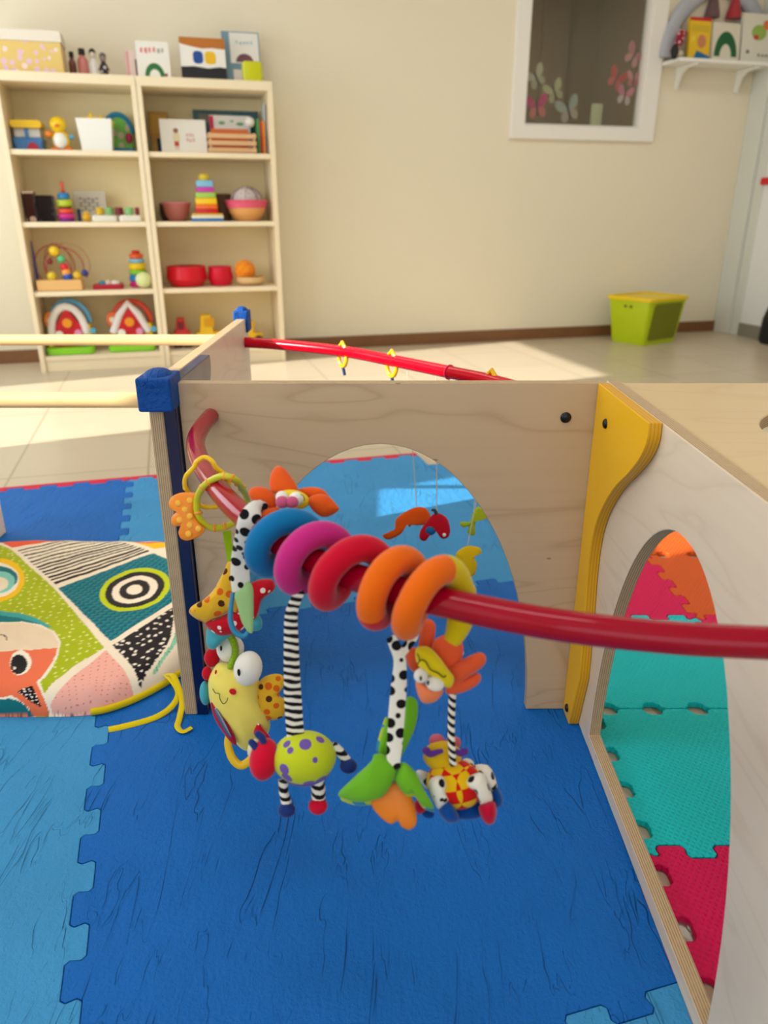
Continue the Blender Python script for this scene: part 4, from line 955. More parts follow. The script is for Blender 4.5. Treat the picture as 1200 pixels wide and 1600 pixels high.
bird('felt_bird', 'yellow felt bird hanging just above the yellow end of the spiral', 1.33, [(738, 578), (790, 546), (850, 555), (858, 584), (828, 580), (824, 600), (838, 640), (824, 690), (790, 692), (750, 645), (735, 605)], (222, 184, 14), .02, [], 790, 548)

# ================================================================== bookcases against the back wall
LAM = wood('cream_laminate', (244, 228, 194), (238, 220, 184), (224, 202, 164), 'x', .5, .25)
BACKP = wall_mat('bookcase_back', (255, 238, 190))
ROWS = {0: 1.47, 1: 1.125, 2: .782, 3: .432, 4: .085}
def bookcase(pa, pb, label):
    t = thing('bookcase', label, 'bookcase', room((pa + pb) / 2, -.19, 0), RA, 'pair of open bookcases'); w = pb - pa
    for s, nm in ((-1, 'side_board'), (1, 'side_board')):
        G().box((s * (w / 2 - .0125), 0, .725), (.025, .36, 1.45)).obj(nm, LAM, t, world=False, bevel=.002)
    G().box((0, 0, 1.4475), (w + .0, .364, .045)).obj('top_board', LAM, t, world=False, bevel=.004)
    for r in (1, 2, 3, 4): G().box((0, .004, ROWS[r] - .0125), (w - .05, .345, .025)).obj('shelf_board', LAM, t, world=False, bevel=.002)
    G().box((0, .174, .74), (w - .05, .008, 1.37)).obj('back_panel', BACKP, t, world=False)
    G().box((0, -.155, .03), (w - .05, .018, .06)).obj('plinth', LAM, t, world=False, bevel=.002)
    return t
bookcase(-2.075, -1.4085, 'cream open bookcase partly cut by the picture edge, with stacking cone, bead maze and farmhouses')
bookcase(-1.4065, -.715, 'cream open bookcase standing nearer the window, with crate, square stacker and red basket')

def put(name, label, cat, px0, px1, y0, y1, row, q, group=None, lean=0, rz=0):
    """a thing on a shelf from its outline in the photograph: returns thing, width, height"""
    a = onQ(px0, (y0 + y1) / 2, q); b = onQ(px1, (y0 + y1) / 2, q); m = (px0 + px1) / 2
    h = onQ(m, y0, q)[1] - onQ(m, y1, q)[1]; z = ROWS[row] if isinstance(row, int) else row
    if row in (1, 2, 3, 4):                      # keep inside the bookcase's own boards
        lo, hi = (-2.042, -1.442) if (a[0] + b[0]) / 2 < -1.41 else (-1.374, -.748)
        a = (max(a[0], lo), a[1]); b = (min(b[0], hi), b[1])
    t = thing(name, label, cat, room((a[0] + b[0]) / 2, q, z + .0006 + .012 * lean), RA + rz, group); t.rotation_euler = (-lean, 0, RA + rz)
    return t, b[0] - a[0], h
def O(g, nm, m, t, **k): return g.obj(nm, m, t, world=False, **k)
def slab(g, pts, y0, y1, mi=0): return g.prism(pts, y0, y1, 'y', mi=mi)
def rrect(x0, x1, z0, z1, r=.004, n=4):
    o = []
    for cx, cz, a in ((x1 - r, z1 - r, 0), (x0 + r, z1 - r, 90), (x0 + r, z0 + r, 180), (x1 - r, z0 + r, 270)):
        for k in range(n + 1): t = radians(a + 90 * k / n); o.append((cx + r * cos(t), cz + r * sin(t)))
    return o
def disc(cx, cz, rx, rz=None, n=24): return [(cx + rx * cos(2 * pi * k / n), cz + (rz or rx) * sin(2 * pi * k / n)) for k in range(n)]
def book(name, label, px0, px1, y0, y1, row, q, cover, art=(), th=.018, lean=.14, group=None, rz=0, cat='book'):
    """art: list of (shape in 0..1 cover coordinates, colour)"""
    t, w, h = put(name, label, cat, px0, px1, y0, y1, row, q, group, lean, rz); h /= cos(lean)
    g = G(); g.box((0, -th / 2 + .001, h / 2), (w, .002, h)); g.box((0, th / 2 - .001, h / 2), (w, .002, h)); g.box((-w / 2 + .001, 0, h / 2), (.002, th, h))
    O(g, 'cover', solid(cover, .45), t)
    O(G().box((.001, 0, h / 2), (w - .006, th - .005, h - .008)), 'pages', solid((232, 226, 210), .8), t)
    if art:
        g = G(); ms = []
        for k, (sh, c) in enumerate(art):
            slab(g, [(-w / 2 + u * w, v * h) for u, v in sh], -th / 2 - .0004 - .0003 * k, -th / 2 + .0002, len(ms)); ms.append(solid(c, .5))
        O(g, 'cover_picture', ms, t)
    return t
R_ = lambda x0, x1, z0, z1: [(x0, z0), (x1, z0), (x1, z1), (x0, z1)]
def strokes(x0, x1, z, h, n, seed=1):
    """little wavy lettering-like strokes on one line"""
    rr = random.Random(seed); o = []
    for k in range(n):
        a = x0 + (x1 - x0) * k / n; b = a + (x1 - x0) / n * rr.uniform(.45, .75); zz = z + rr.uniform(-.2, .2) * h
        o.append([(a, zz), (b, zz + rr.uniform(-.3, .3) * h), (b, zz + h), (a, zz + h * .8)])
    return o
def hill(cx, z0, rx, rz, inner=0, n=14):
    o = [(cx + rx * cos(pi * k / n), z0 + rz * sin(pi * k / n)) for k in range(n + 1)]
    if inner: o += [(cx + rx * inner * cos(pi * k / n), z0 + rz * inner * sin(pi * k / n)) for k in range(n, -1, -1)]
    return o

# --- on top
t, w, h = put('storage_box', 'yellow storage box with pink flower print and striped lid on top of a bookcase', 'box', -24, 98, 42, 108, 0, -.22)
FLW = dots((226, 196, 120), (240, 216, 216), 26, .33, (228, 190, 214), .8)
O(G().box((0, 0, h * .37), (w, .20, h * .74)), 'box_body', FLW, t, bevel=.004)
st = stripes((240, 234, 216), (226, 216, 200), .012, (1, 0, 0), .5, 0)
O(G().box((0, 0, h * .87), (w + .012, .212, h * .27)), 'lid', st, t, bevel=.004, label='white striped lid')
def bottle(label, px0, px1, y0, y1, body, cap, q=-.2, r=0):
    t, w, h = put('bottle', label, 'bottle', px0, px1, y0, y1, 0, q); w /= 2
    O(G().lathe([(w * .9, 0), (w, h * .05), (w, h * .6), (w * .5, h * .74), (w * .45, h * .78)], seg=20), 'body', solid(body, .3), t)
    O(G().lathe([(w * .6, h * .78), (w * .62, h * .8), (w * .6, h * .99), (w * .4, h)], seg=16), 'cap', solid(cap, .4), t)
bottle('dark brown bottle next to the flowered storage box', 105, 117, 62, 106, (120, 72, 58), (40, 26, 30), -.15)
bottle('pink bottle with a black cap on top of the bookcase', 119, 136, 60, 107, (196, 120, 112), (22, 20, 22))
def peg_doll(label, px0, px1, y0, y1, body, head, hair, q=-.2):
    t, w, h = put('figurine', label, 'figurine', px0, px1, y0, y1, 0, q, 'small figures on top of the bookcase'); w /= 2
    O(G().lathe([(w, 0), (w * .95, h * .1), (w * .55, h * .55), (w * .4, h * .66)], seg=18), 'dress', body, t)
    O(G().sph((0, 0, h * .77), (w * .62, w * .6, h * .15)), 'head', solid(head, .6), t)
    O(G().sph((0, w * .15, h * .84), (w * .68, w * .66, h * .14)), 'hair', solid(hair, .7), t)
    g = G(); g.tube([(-w * .5, 0, h * .55), (-w * .95, -w * .2, h * .34)], w * .16, 8); O(g, 'arm', body, t)
    g = G(); g.tube([(w * .5, 0, h * .55), (w * .95, -w * .2, h * .34)], w * .16, 8); O(g, 'arm', body, t)
peg_doll('white figure with black hair standing on the bookcase', 136, 152, 59, 108, solid((226, 222, 216), .6), (214, 200, 186), (24, 22, 24))
peg_doll('dark speckled figure beside the white one on the bookcase', 152, 168, 64, 108, dots((70, 56, 60), (210, 205, 205), 40, .3), (150, 130, 125), (90, 84, 88), -.18)
book('picture_book', 'thin pale pink book half behind the white book with a green shape', 194, 216, 62, 112, 0, -.16, (232, 206, 196), [(R_(.1, .3, .05, .95), (220, 160, 158)), (R_(.72, .98, .1, .7), (92, 58, 60))], .012)
book('picture_book', 'white book with a green hill shape and red scrawl on top of the bookcase', 212, 264, 53, 115, 0, -.22, (238, 234, 224),
     [(hill(.52, .08, .30, .36, .55), (38, 110, 52)), (disc(.86, .14, .05, .045), (150, 60, 40))] + [(s_, (222, 120, 120) if k < 4 else (170, 175, 165)) for k, s_ in enumerate(strokes(.14, .9, .70, .13, 6, 3))])
book('picture_book', 'book with orange, white and black bands on top of the bookcase', 281, 352, 46, 118, 0, -.2, (240, 236, 228),
     [([(0, 1), (0, .86), (.15, .82), (.3, .79), (.5, .76), (.7, .78), (1, .76), (1, 1)], (186, 110, 30)), ([(0, 0), (1, 0), (1, .34), (.85, .36), (.6, .32), (.3, .36), (0, .34)], (20, 20, 24)), (rrect(.28, .50, .42, .70, .08), (8, 72, 150)), (rrect(.54, .78, .42, .70, .08), (234, 188, 12))])
book('picture_book', 'tall grey-blue book with white panel standing behind the lime pot', 348, 406, 34, 121, 0, -.14, (116, 146, 164),
     [(R_(.2, .97, .42, .98), (232, 228, 220)), (hill(.58, .44, .24, .16), (112, 66, 80)), (R_(.25, .6, .02, .3), (226, 214, 208)), (R_(.6, .72, .02, .36), (92, 62, 84))] + [(s_, (170, 196, 206)) for s_ in strokes(.36, .86, .78, .05, 5, 8)])
t, w, h = put('pot', 'shiny lime yellow square pot on the end of the bookcase top', 'pot', 378, 408, 90, 123, 0, -.26)
g = G(); lm = solid((206, 208, 20), .22, 0, .3)
g.prism(rrect(-w / 2, w / 2, -w / 2, w / 2, .012), 0, h * .95, 'z'); O(g, 'body', lm, t, bevel=.003); O(G().prism(rrect(-w * .44, w * .44, -w * .44, w * .44, .012), h * .951, h, 'z'), 'lid', lm, t, bevel=.002)

# --- first row
t, w, h = put('toy_boat', 'blue toy boat with a yellow roof and red door beside the yellow duck', 'toy boat', 19, 68, 182, 229, 1, -.2)
g = G(); g.prism([(-w * .5, h * .42), (-w * .46, 0), (w * .42, 0), (w * .5, h * .42)], -.07, .07, 'y'); O(g, 'hull', solid((58, 118, 178), .35), t, bevel=.01, seg=3)
O(G().box((0, 0, h * .58), (w * .86, .11, h * .32)), 'cabin', solid((208, 204, 196), .4), t, bevel=.006)
O(G().box((-w * .02, -.058, h * .56), (.016, .012, h * .34)), 'post', solid((58, 118, 178), .35), t)
O(G().prism(rrect(-w * .52, w * .52, h * .74, h, .018), -.072, .072, 'y'), 'roof', solid((240, 196, 14), .35), t, bevel=.006)
O(G().prism(hill(.02, .001, .028, h * .26), -.078, -.069, 'y'), 'door', solid((170, 24, 50), .4), t)
t, w, h = put('toy_duck', 'yellow toy duck with white bib and orange feet on the shelf', 'toy duck', 77, 110, 177, 231, 1, -.24)
DY = solid((246, 204, 18), .35, 0, .2)
O(G().sph((0, 0, h * .32), (w * .42, w * .4, h * .30)), 'body', DY, t); O(G().sph((-w * .05, -.004, h * .77), (w * .40, w * .38, h * .24)), 'head', DY, t)
O(G().sph((-w * .02, -w * .24, h * .30), (w * .33, w * .22, h * .24)), 'bib', solid((240, 238, 230), .4), t)
g = G(); g.sph((-w * .08, -w * .42, h * .72), (w * .12, w * .1, h * .05)); O(g, 'beak', solid((238, 120, 20), .4), t)
for s in (-1, 1):
    O(G().sph((-w * .06 + s * w * .15, -w * .33, h * .83), (w * .045, w * .03, h * .035)), 'eye', BLK, t)
    O(G().sph((s * w * .32, -w * .2, h * .06), (w * .2, w * .26, h * .055)), 'foot', solid((240, 118, 30), .4), t)
O(G().sph((w * .5, -.0, h * .42), (w * .14, w * .14, h * .08)), 'wing_knob', solid((96, 170, 210), .4), t, label='light blue knob')
O(G().sph((-w * .55, -.0, h * .5), (w * .2, w * .14, h * .1)), 'wing', solid((244, 140, 40), .4), t, label='orange wing')
t, w, h = put('toy_bin', 'white square plastic box holding yellow toys on the first shelf', 'box', 123, 178, 185, 235, 1, -.24)
g = G(); wl = solid((240, 240, 232), .35)
rows = []
for z, k in ((0, .42), (h, .5), (h, .46), (.006, .39)): rows.append([Vector((sx * w * k, sy * w * k, z)) for sx, sy in ((-1, -1), (1, -1), (1, 1), (-1, 1), (-1, -1))])
g.grid(rows); g.add([r_ for r_ in rows[3][:4]], [(0, 1, 2, 3)]); g.add([r_ for r_ in rows[0][:4]], [(3, 2, 1, 0)]); O(g, 'box_body', wl, t, bevel=.004)
for k, (dx, dz, r) in enumerate(((-.07, .0, .034), (-.02, .016, .04), (.04, .012, .036), (.09, .002, .03))):
    q_ = thing('toy_star', ['yellow toy star peeping out of the white box at its outer end', 'tallest yellow toy star in the middle of the white box', 'yellow toy star beside the tallest one in the white box', 'yellow toy star at the end of the white box near the blue-handled toy'][k], 'toy star', t.location + RU * (dx * .8) + Vector((0, 0, h - .018 + dz)), RA, 'yellow stars in the white box')
    pts = [((r if i % 2 == 0 else r * .5) * cos(pi / 2 + pi * i / 5), (r if i % 2 == 0 else r * .5) * sin(pi / 2 + pi * i / 5)) for i in range(10)]
    O(G().prism(pts, -.012, .012, 'y'), 'star_body', solid((244, 204, 20), .4), q_, bevel=.004)
t, w, h = put('toy_case', 'rounded green toy case with a blue arched handle beside the white box', 'toy case', 164, 206, 170, 233, 1, -.075)
O(G().prism([(-w / 2, 0), (w / 2, 0), (w / 2, h * .55)] + hill(0, h * .55, w / 2, h * .38)[1:-1] + [(-w / 2, h * .55)], -.03, .03, 'y'), 'case_body', dots((128, 186, 108), (204, 190, 168), 24, .42, (120, 200, 90)), t, bevel=.01)
O(G().tube([(w * .5 * cos(pi * k / 20), -.02, h * .52 + h * .46 * sin(pi * k / 20)) for k in range(21)], .014, 12), 'handle', solid((18, 130, 178), .4), t, label='blue arched handle')
O(G().box((0, -.01, .014), (w * 1.02, .07, .028)), 'foot_bar', solid((20, 120, 180), .4), t, bevel=.006)
O(G().sph((w * .36, -.035, h * .4), (.018, .012, .026)), 'knob', solid((190, 40, 100), .4), t, label='pink knob')
book('picture_book', 'yellow-brown book leaning in the corner behind the white landscape book', 234, 264, 165, 232, 1, -.1, (196, 146, 50), [(R_(.05, .95, .5, .95), (206, 160, 60)), (R_(.3, .9, .02, .38), (24, 50, 72))], .02, .1)
book('picture_book', 'white landscape book showing a small child figure, on the first shelf', 250, 322, 181, 234, 1, -.25, (236, 232, 220),
     [(disc(.34, .66, .055, .075), (150, 96, 70)), (R_(.27, .41, .34, .58), (226, 214, 170)), (R_(.29, .39, .2, .34), (196, 60, 50)), (R_(.30, .33, .1, .2), (214, 180, 150)), (R_(.35, .38, .1, .2), (214, 180, 150)), (R_(.0, 1, 0, .02), (224, 130, 130))] + [(s_, (226, 176, 170)) for s_ in strokes(.56, .76, .48, .1, 3, 5) + strokes(.56, .76, .34, .1, 3, 6)], .016, .12)
book('picture_book', 'large dark teal picture book standing behind the slatted crate', 303, 404, 160, 232, 1, -.06, (66, 108, 116), [(R_(.08, .6, .72, .92), (128, 128, 112)), (hill(.8, .1, .16, .5), (30, 78, 52))], .02, .05)
t, w, h = put('wooden_crate', 'slatted wooden crate with books in it on the first shelf', 'crate', 324, 398, 206, 238, 1, -.24)
CRW = wood('crate_slat', (226, 184, 136), (212, 166, 116), (180, 130, 84), 'x', .6, .4); dp = .16
for k in range(3):
    for y in (-dp / 2, dp / 2): O(G().box((0, y, h * (.16 + .34 * k)), (w, .008, h * .22)), 'slat', CRW, t, bevel=.002)
    for x in (-w / 2 + .004, w / 2 - .004): O(G().box((x, 0, h * (.16 + .34 * k)), (.008, dp - .01, h * .22)), 'slat', CRW, t, bevel=.002)
for x in (-1, 1):
    for y in (-1, 1): O(G().box((x * (w / 2 - .012), y * (dp / 2 - .010), h * .5), (.014, .012, h)), 'corner_post', CRW, t)
O(G().box((0, 0, .004), (w - .02, dp - .02, .008)), 'base', CRW, t)
book('picture_book', 'white book with leaf sprigs and orange half circle sticking out of the crate', 328, 391, 172, 230, 1.136, -.2, (234, 230, 220), [(R_(0, .1, .1, .98), (214, 40, 80)), (hill(.5, .40, .2, .22), (222, 160, 40)), (disc(.3, .8, .08, .05), (130, 180, 130)), (disc(.75, .78, .09, .05), (120, 170, 120)), (disc(.55, .85, .05, .03), (150, 190, 140))], .016, .05)
book('picture_book', 'orange book standing low inside the slatted crate', 330, 388, 196, 232, 1.136, -.25, (214, 110, 50), [], .014, .02)
tag(G().sph(room(onQ(391, 203, -.26)[0], -.26, 1.285), .026).obj('ball', solid((232, 228, 220), .6), origin=room(onQ(391, 203, -.26)[0], -.26, 1.285)), 'small white ball resting at the end of the crate', 'ball')
for x0, x1, y0, c, lb in ((399.5, 403.5, 184, (70, 150, 84), 'green book upright beside the crate'), (404.2, 407.2, 187, (206, 60, 50), 'thin red book between the green and orange ones'), (407.8, 411.6, 187, (232, 140, 40), 'orange book upright beside the white one'), (412, 415.4, 160, (220, 226, 226), 'tall white book against the bookcase side')):
    t, w, h = put('upright_book', lb, 'book', x0, x1, y0, 239, 1, -.2, 'upright books beside the crate')
    O(G().box((0, 0, h / 2), (w * .96, .15, h)), 'cover', solid(c, .5), t, bevel=.002); O(G().box((0, .004, h / 2 + .0006), (w * .7, .148, h)), 'pages', solid((232, 226, 210), .8), t)

# --- second row
t, w, h = put('patterned_box', 'dark brown box with pale blotches at the outer end of the second shelf', 'box', 33, 56, 300, 344, 2, -.2)
O(G().box((0, 0, h / 2), (w, .10, h)), 'box_body', dots((70, 40, 34), (214, 186, 170), 22, .38), t, bevel=.004); O(G().box((0, 0, h + .005), (w + .006, .106, .012)), 'lid', solid((214, 190, 172), .5), t, bevel=.003)
t, w, h = put('patterned_box', 'black box with pale rings beside the stacking cone', 'box', 59, 85, 303, 344, 2, -.2)
O(G().box((0, 0, h / 2), (w, .10, h)), 'box_body', dots((36, 28, 30), (120, 108, 108), 30, .36, None, .2), t, bevel=.004)
def stack_toy(label, px0, px1, y0, y1, row, q, tiers, square=False, cap=None, name='stacking_toy'):
    t, w, h = put(name, label, 'stacking toy', px0, px1, y0, y1, row, q); R = w / 2
    for (z0, z1, r, c, nm) in tiers:
        za, zb_, rr = z0 * h, z1 * h, r * R; g = G(); b = min(.008, (zb_ - za) * .4)
        if square: g.prism(rrect(-rr, rr, -rr, rr, .008), za, zb_, 'z'); O(g, nm, solid(c, .35, 0, .2), t, bevel=.004)
        else: O(g.lathe([(rr * .6, za), (rr - b, za), (rr, za + b), (rr, zb_ - b), (rr - b, zb_), (rr * .6, zb_)], seg=24), nm, solid(c, .35, 0, .2), t)
    return t, R, h
stack_toy('small stacking cone of pink, lime and blue rings with a red tip', 86, 114, 280, 343, 2, -.22,
          [(0, .07, .95, (120, 50, 150), 'base'), (.07, .20, 1, (214, 50, 140), 'ring'), (.20, .33, .92, (238, 90, 60), 'ring'), (.33, .37, .7, (30, 26, 28), 'ring'), (.37, .55, .9, (190, 210, 50), 'ring'), (.55, .72, .68, (44, 130, 190), 'ring'), (.72, .82, .3, (236, 90, 70), 'tip'), (.82, 1, .2, (236, 90, 70), 'tip')])
book('doodle_board', 'white card with grey doodles behind small yellow toys on the second shelf', 117, 166, 297, 344, 2, -.12, (216, 208, 190), [(disc(.2 + .13 * (k % 5), .35 + .12 * (k // 5) + .04 * (k % 2), .05, .02), (120, 116, 112)) for k in range(20)] + [(R_(.05, .15, 0, .4), (34, 50, 96))], .01, .1, cat='card')
t, w, h = put('toy_figure', 'small mustard yellow figure in front of the doodle card', 'toy figure', 127, 143, 329, 345, 2, -.26)
O(G().sph((0, 0, h * .4), (w * .42, w * .35, h * .4)), 'body', solid((220, 168, 20), .4), t); O(G().sph((0, 0, h * .82), (w * .26, w * .25, h * .2)), 'head', solid((226, 176, 30), .4), t)
for (x0, x1, pegs, lb) in ((145, 184, ((150, 163, (216, 176, 30), 'yellow peg in the white tray by the doodle card'), (165, 178, (130, 180, 110), 'pale green peg beside the yellow peg')), 'white peg tray under the yellow and green pegs'), (187, 222, ((180, 193, (116, 24, 40), 'dark red peg between two green pegs'), (195, 209, (134, 190, 120), 'pale green peg between two dark red pegs'), (211, 218, (130, 26, 50), 'narrow dark red peg at the end of the row of pegs')), 'white peg tray beside the bookcase divider')):
    t, w, h = put('peg_tray', lb, 'toy tray', x0, x1, 338, 347, 2, -.26, 'white peg trays')
    O(G().prism(rrect(-w / 2, w / 2, -.05, .05, .014), 0, h, 'z'), 'tray_body', solid((232, 226, 212), .4), t, bevel=.004); O(G().prism(rrect(-w / 2 + .008, w / 2 - .008, -.042, .042, .01), h, h + .003, 'z'), 'rim', solid((224, 216, 200), .4), t)
    for a, b, c, l in pegs:
        q_, w2, h2 = put('peg', l, 'toy peg', a, b, 326, 338, ROWS[2] + h + .003, -.255, 'pegs on the white trays')
        O(G().lathe([(w2 * .42, 0), (w2 * .5, .004), (w2 * .5, h2 - .004), (w2 * .4, h2)], seg=18), 'peg_body', solid(c, .4), q_)
def bowl(name, label, px0, px1, y0, y1, row, q, m, rim=None, cat='bowl', low=.6):
    t, w, h = put(name, label, cat, px0, px1, y0, y1, row, q); R = w / 2
    O(G().lathe([(R * low * .8, 0), (R * low, .004), (R * (low + .25), h * .4), (R, h), (R - .006, h), (R * (low + .2), h * .4), (R * low * .7, .012), (.001, .01)], seg=28), 'bowl_body', m, t)
    if rim: O(G().tube([(R * .985 * cos(2 * pi * k / 28), R * .985 * sin(2 * pi * k / 28), h) for k in range(28)], .006, 8, True), 'rim', rim, t)
    return t, R, h
def basketweave(a, b):
    t = NT('woven_basket'); c = t.coord(); w = t.n('ShaderNodeTexWave', wave_type='BANDS', bands_direction='Z'); t.l(c, w.inputs[0]); w.inputs['Scale'].default_value = 30; w.inputs['Distortion'].default_value = 1.5
    t.base(t.mix(w.outputs['Fac'], lin(a), lin(b))); t.bump(w.outputs['Fac'], .6, .004); t.set(Roughness=.8); return t.m
bowl('basket', 'dark woven basket half hidden behind the dusky pink bowl', 250, 272, 316, 344, 2, -.1, basketweave((64, 40, 34), (104, 70, 54)), cat='basket', low=.8)
bowl('bowl', 'dusky pink bowl beside the square stacker on the second shelf', 254, 298, 316, 344, 2, -.22, solid((186, 108, 96), .5), solid((206, 120, 130), .5))
bowl('basket', 'brown woven basket behind the square stacker and the pink bowl of wool', 332, 362, 303, 345, 2, -.1, basketweave((86, 58, 44), (140, 104, 78)), cat='basket', low=.85)
t, R, h = bowl('bowl', 'pink and orange bowl holding a ball of grey wool', 353, 418, 314, 345, 2, -.23, solid((236, 172, 100), .5), solid((226, 84, 112), .5), low=.58)
O(G().lathe([(R * .93, h * .66), (R * 1.0, h * .98), (R * 1.003, h * .98), (R * .95, h * .66)], seg=28), 'pink_band', solid((226, 92, 120), .5), t, label='pink painted band')
wb = thing('wool_ball', 'ball of grey and white knitting wool lying in the pink bowl', 'wool', t.location + Vector((0, 0, h * .95)), RA)
O(G().sph((0, 0, 0), (R * .76, R * .7, h * .75)), 'ball', dots((206, 192, 188), (150, 132, 134), 60, .3), wb)
for k in range(7):
    a = k * .9; g = G(); g.tube([(R * .77 * cos(u) * cos(a), R * .72 * cos(u) * sin(a), h * .76 * sin(u)) for u in [-.2 + 1.9 * j / 16 for j in range(17)]], .004, 6); O(g, 'wool_strand', solid((220, 206, 200) if k % 2 else (136, 116, 120), .9), wb)
t, R, h = stack_toy('big rainbow square stacking toy with a yellow knob on a blue and white base', 296, 346, 273, 347, 2, -.26,
          [(0, .06, 1, (36, 120, 190), 'base'), (.06, .13, .99, (234, 226, 196), 'base'), (.13, .17, .96, (232, 180, 60), 'base'), (.17, .26, .70, (210, 16, 26), 'tier'), (.26, .36, .68, (240, 110, 34), 'tier'), (.36, .49, .66, (248, 204, 16), 'tier'), (.49, .61, .62, (164, 204, 90), 'tier'), (.61, .72, .55, (200, 60, 170), 'tier'), (.72, .86, .52, (130, 190, 222), 'tier')], True)
O(G().lathe([(R * .3, h * .86), (R * .34, h * .88), (R * .34, h * .96), (R * .22, h)], seg=20), 'knob', solid((236, 204, 60), .35), t, label='yellow knob')

# --- third row
t, w, h = put('bead_maze', 'bead maze of looping red wires and bright beads on a wooden base', 'bead maze', 48, 127, 378, 457, 3, -.27)
O(G().box((.004, 0, h * .11), (w - .012, .15, h * .22)), 'base', wood('maze_base', (236, 190, 124), (226, 176, 106), (200, 146, 80), 'x', .5, .4), t, bevel=.006)
O(G().prism([(-w * .49, h * .22), (-w * .43, h * .22), (-w * .44, h * .6), (-w * .46, h * .98), (-w * .475, h * .98), (-w * .485, h * .6)], -.012, .012, 'y'), 'post', solid((44, 48, 120), .4), t, bevel=.003, label='slim navy blue post')
WRE = solid((168, 60, 54), .4)
for cx, rx, rz, y, c in ((-.012, .10, .40, 0, WRE), (.05, .115, .42, .03, solid((196, 150, 110), .4)), (.035, .10, .37, -.02, WRE), (.0, .07, .42, .04, solid((190, 140, 100), .4)), (.01, .06, .28, -.04, WRE)):
    O(G().tube([(cx + rx * cos(-.75 + (pi + 1.5) * k / 30), y, h * (.22 + rz * .68) + h * rz * sin(-.75 + (pi + 1.5) * k / 30)) for k in range(31)], .003, 8), 'wire', c, t)
for x, z, r, c in ((-.0, .78, .026, (240, 200, 20)), (.03, .62, .02, (90, 190, 130)), (.04, .46, .022, (216, 30, 40)), (.045, .36, .024, (238, 160, 70)), (.05, .27, .026, (24, 70, 170)), (-.03, .29, .026, (216, 190, 40)), (.10, .30, .024, (220, 180, 40)), (.14, .34, .018, (34, 50, 130)), (-.03, .58, .016, (130, 30, 40))):
    O(G().sph((x, -.045, h * z), r, seg=16, rings=10), 'bead', solid(c, .35, 0, .2), t)
t, w, h = put('toy_tray', 'flat red toy tray with small pieces on the third shelf', 'toy tray', 146, 193, 440, 452, 3, -.25)
O(G().prism(rrect(-w / 2, w / 2, -.06, .06, .016), 0, h * .6, 'z'), 'tray_body', solid((180, 24, 44), .4), t, bevel=.004)
for x, c, r in ((-.03, (60, 140, 170), .02), (.04, (226, 214, 200), .026), (.0, (224, 200, 190), .018)): O(G().sph((x, -.01, h * .7), (r, r, .016)), 'piece', solid(c, .4), t)
stack_toy('tower of rainbow stacking cups with a red top beside the pale ball', 200, 230, 391, 448, 3, -.2,
          [(0, .16, 1, (204, 20, 110), 'cup'), (.16, .34, .97, (24, 120, 190), 'cup'), (.34, .48, .94, (130, 196, 50), 'cup'), (.48, .66, .92, (240, 200, 20), 'cup'), (.66, .78, .82, (130, 190, 220), 'cup'), (.78, .92, .74, (236, 96, 40), 'cup'), (.92, 1, .46, (220, 36, 40), 'cup')])
c = room(onQ(224, 434, -.30)[0], -.30, ROWS[3] + .045)
tag(G().sph(c, .044).obj('ball', solid((218, 224, 160), .5), origin=c), 'pale green ball in front of the rainbow stacking cups', 'ball')
t, R, h = bowl('basket', 'bright red oval basket with coloured pieces on the third shelf', 262, 322, 418, 448, 3, -.22, solid((214, 8, 34), .4), solid((220, 16, 40), .4), 'basket', .82)
for k, (x, c) in enumerate(((-.05, (226, 214, 196)), (-.01, (80, 80, 160)), (.03, (150, 150, 50)), (.06, (232, 180, 60)))):
    q_ = thing('toy_block', ['cream toy piece in the red basket', 'violet toy piece in the red basket', 'olive toy piece in the red basket', 'amber toy piece in the red basket'][k], 'toy block', t.location + RU * x + Vector((0, 0, h * .72)), RA, 'pieces in the red basket')
    O(G().prism(rrect(-.018, .018, -.018, .018, .005), -.02, .03, 'z'), 'block', solid(c, .4), q_, bevel=.003)
bowl('pot', 'crimson round pot next to the red oval basket', 327, 362, 420, 448, 3, -.22, solid((216, 10, 46), .4), solid((220, 20, 60), .4), 'pot', .9)
t, R, h = bowl('dish', 'shallow wooden dish under the orange ball', 368, 415, 434, 447, 3, -.24, wood('dish_wood', (236, 200, 146), (222, 180, 120), (196, 150, 90), 'x', .5, .4), None, 'dish', .7)
c = t.location + RU * -.03 + Vector((0, 0, .079))
tag(G().sph(c, .062).obj('ball', dots((240, 150, 30), (238, 120, 50), 40, .4), origin=c), 'orange ball sitting in the wooden dish', 'ball')

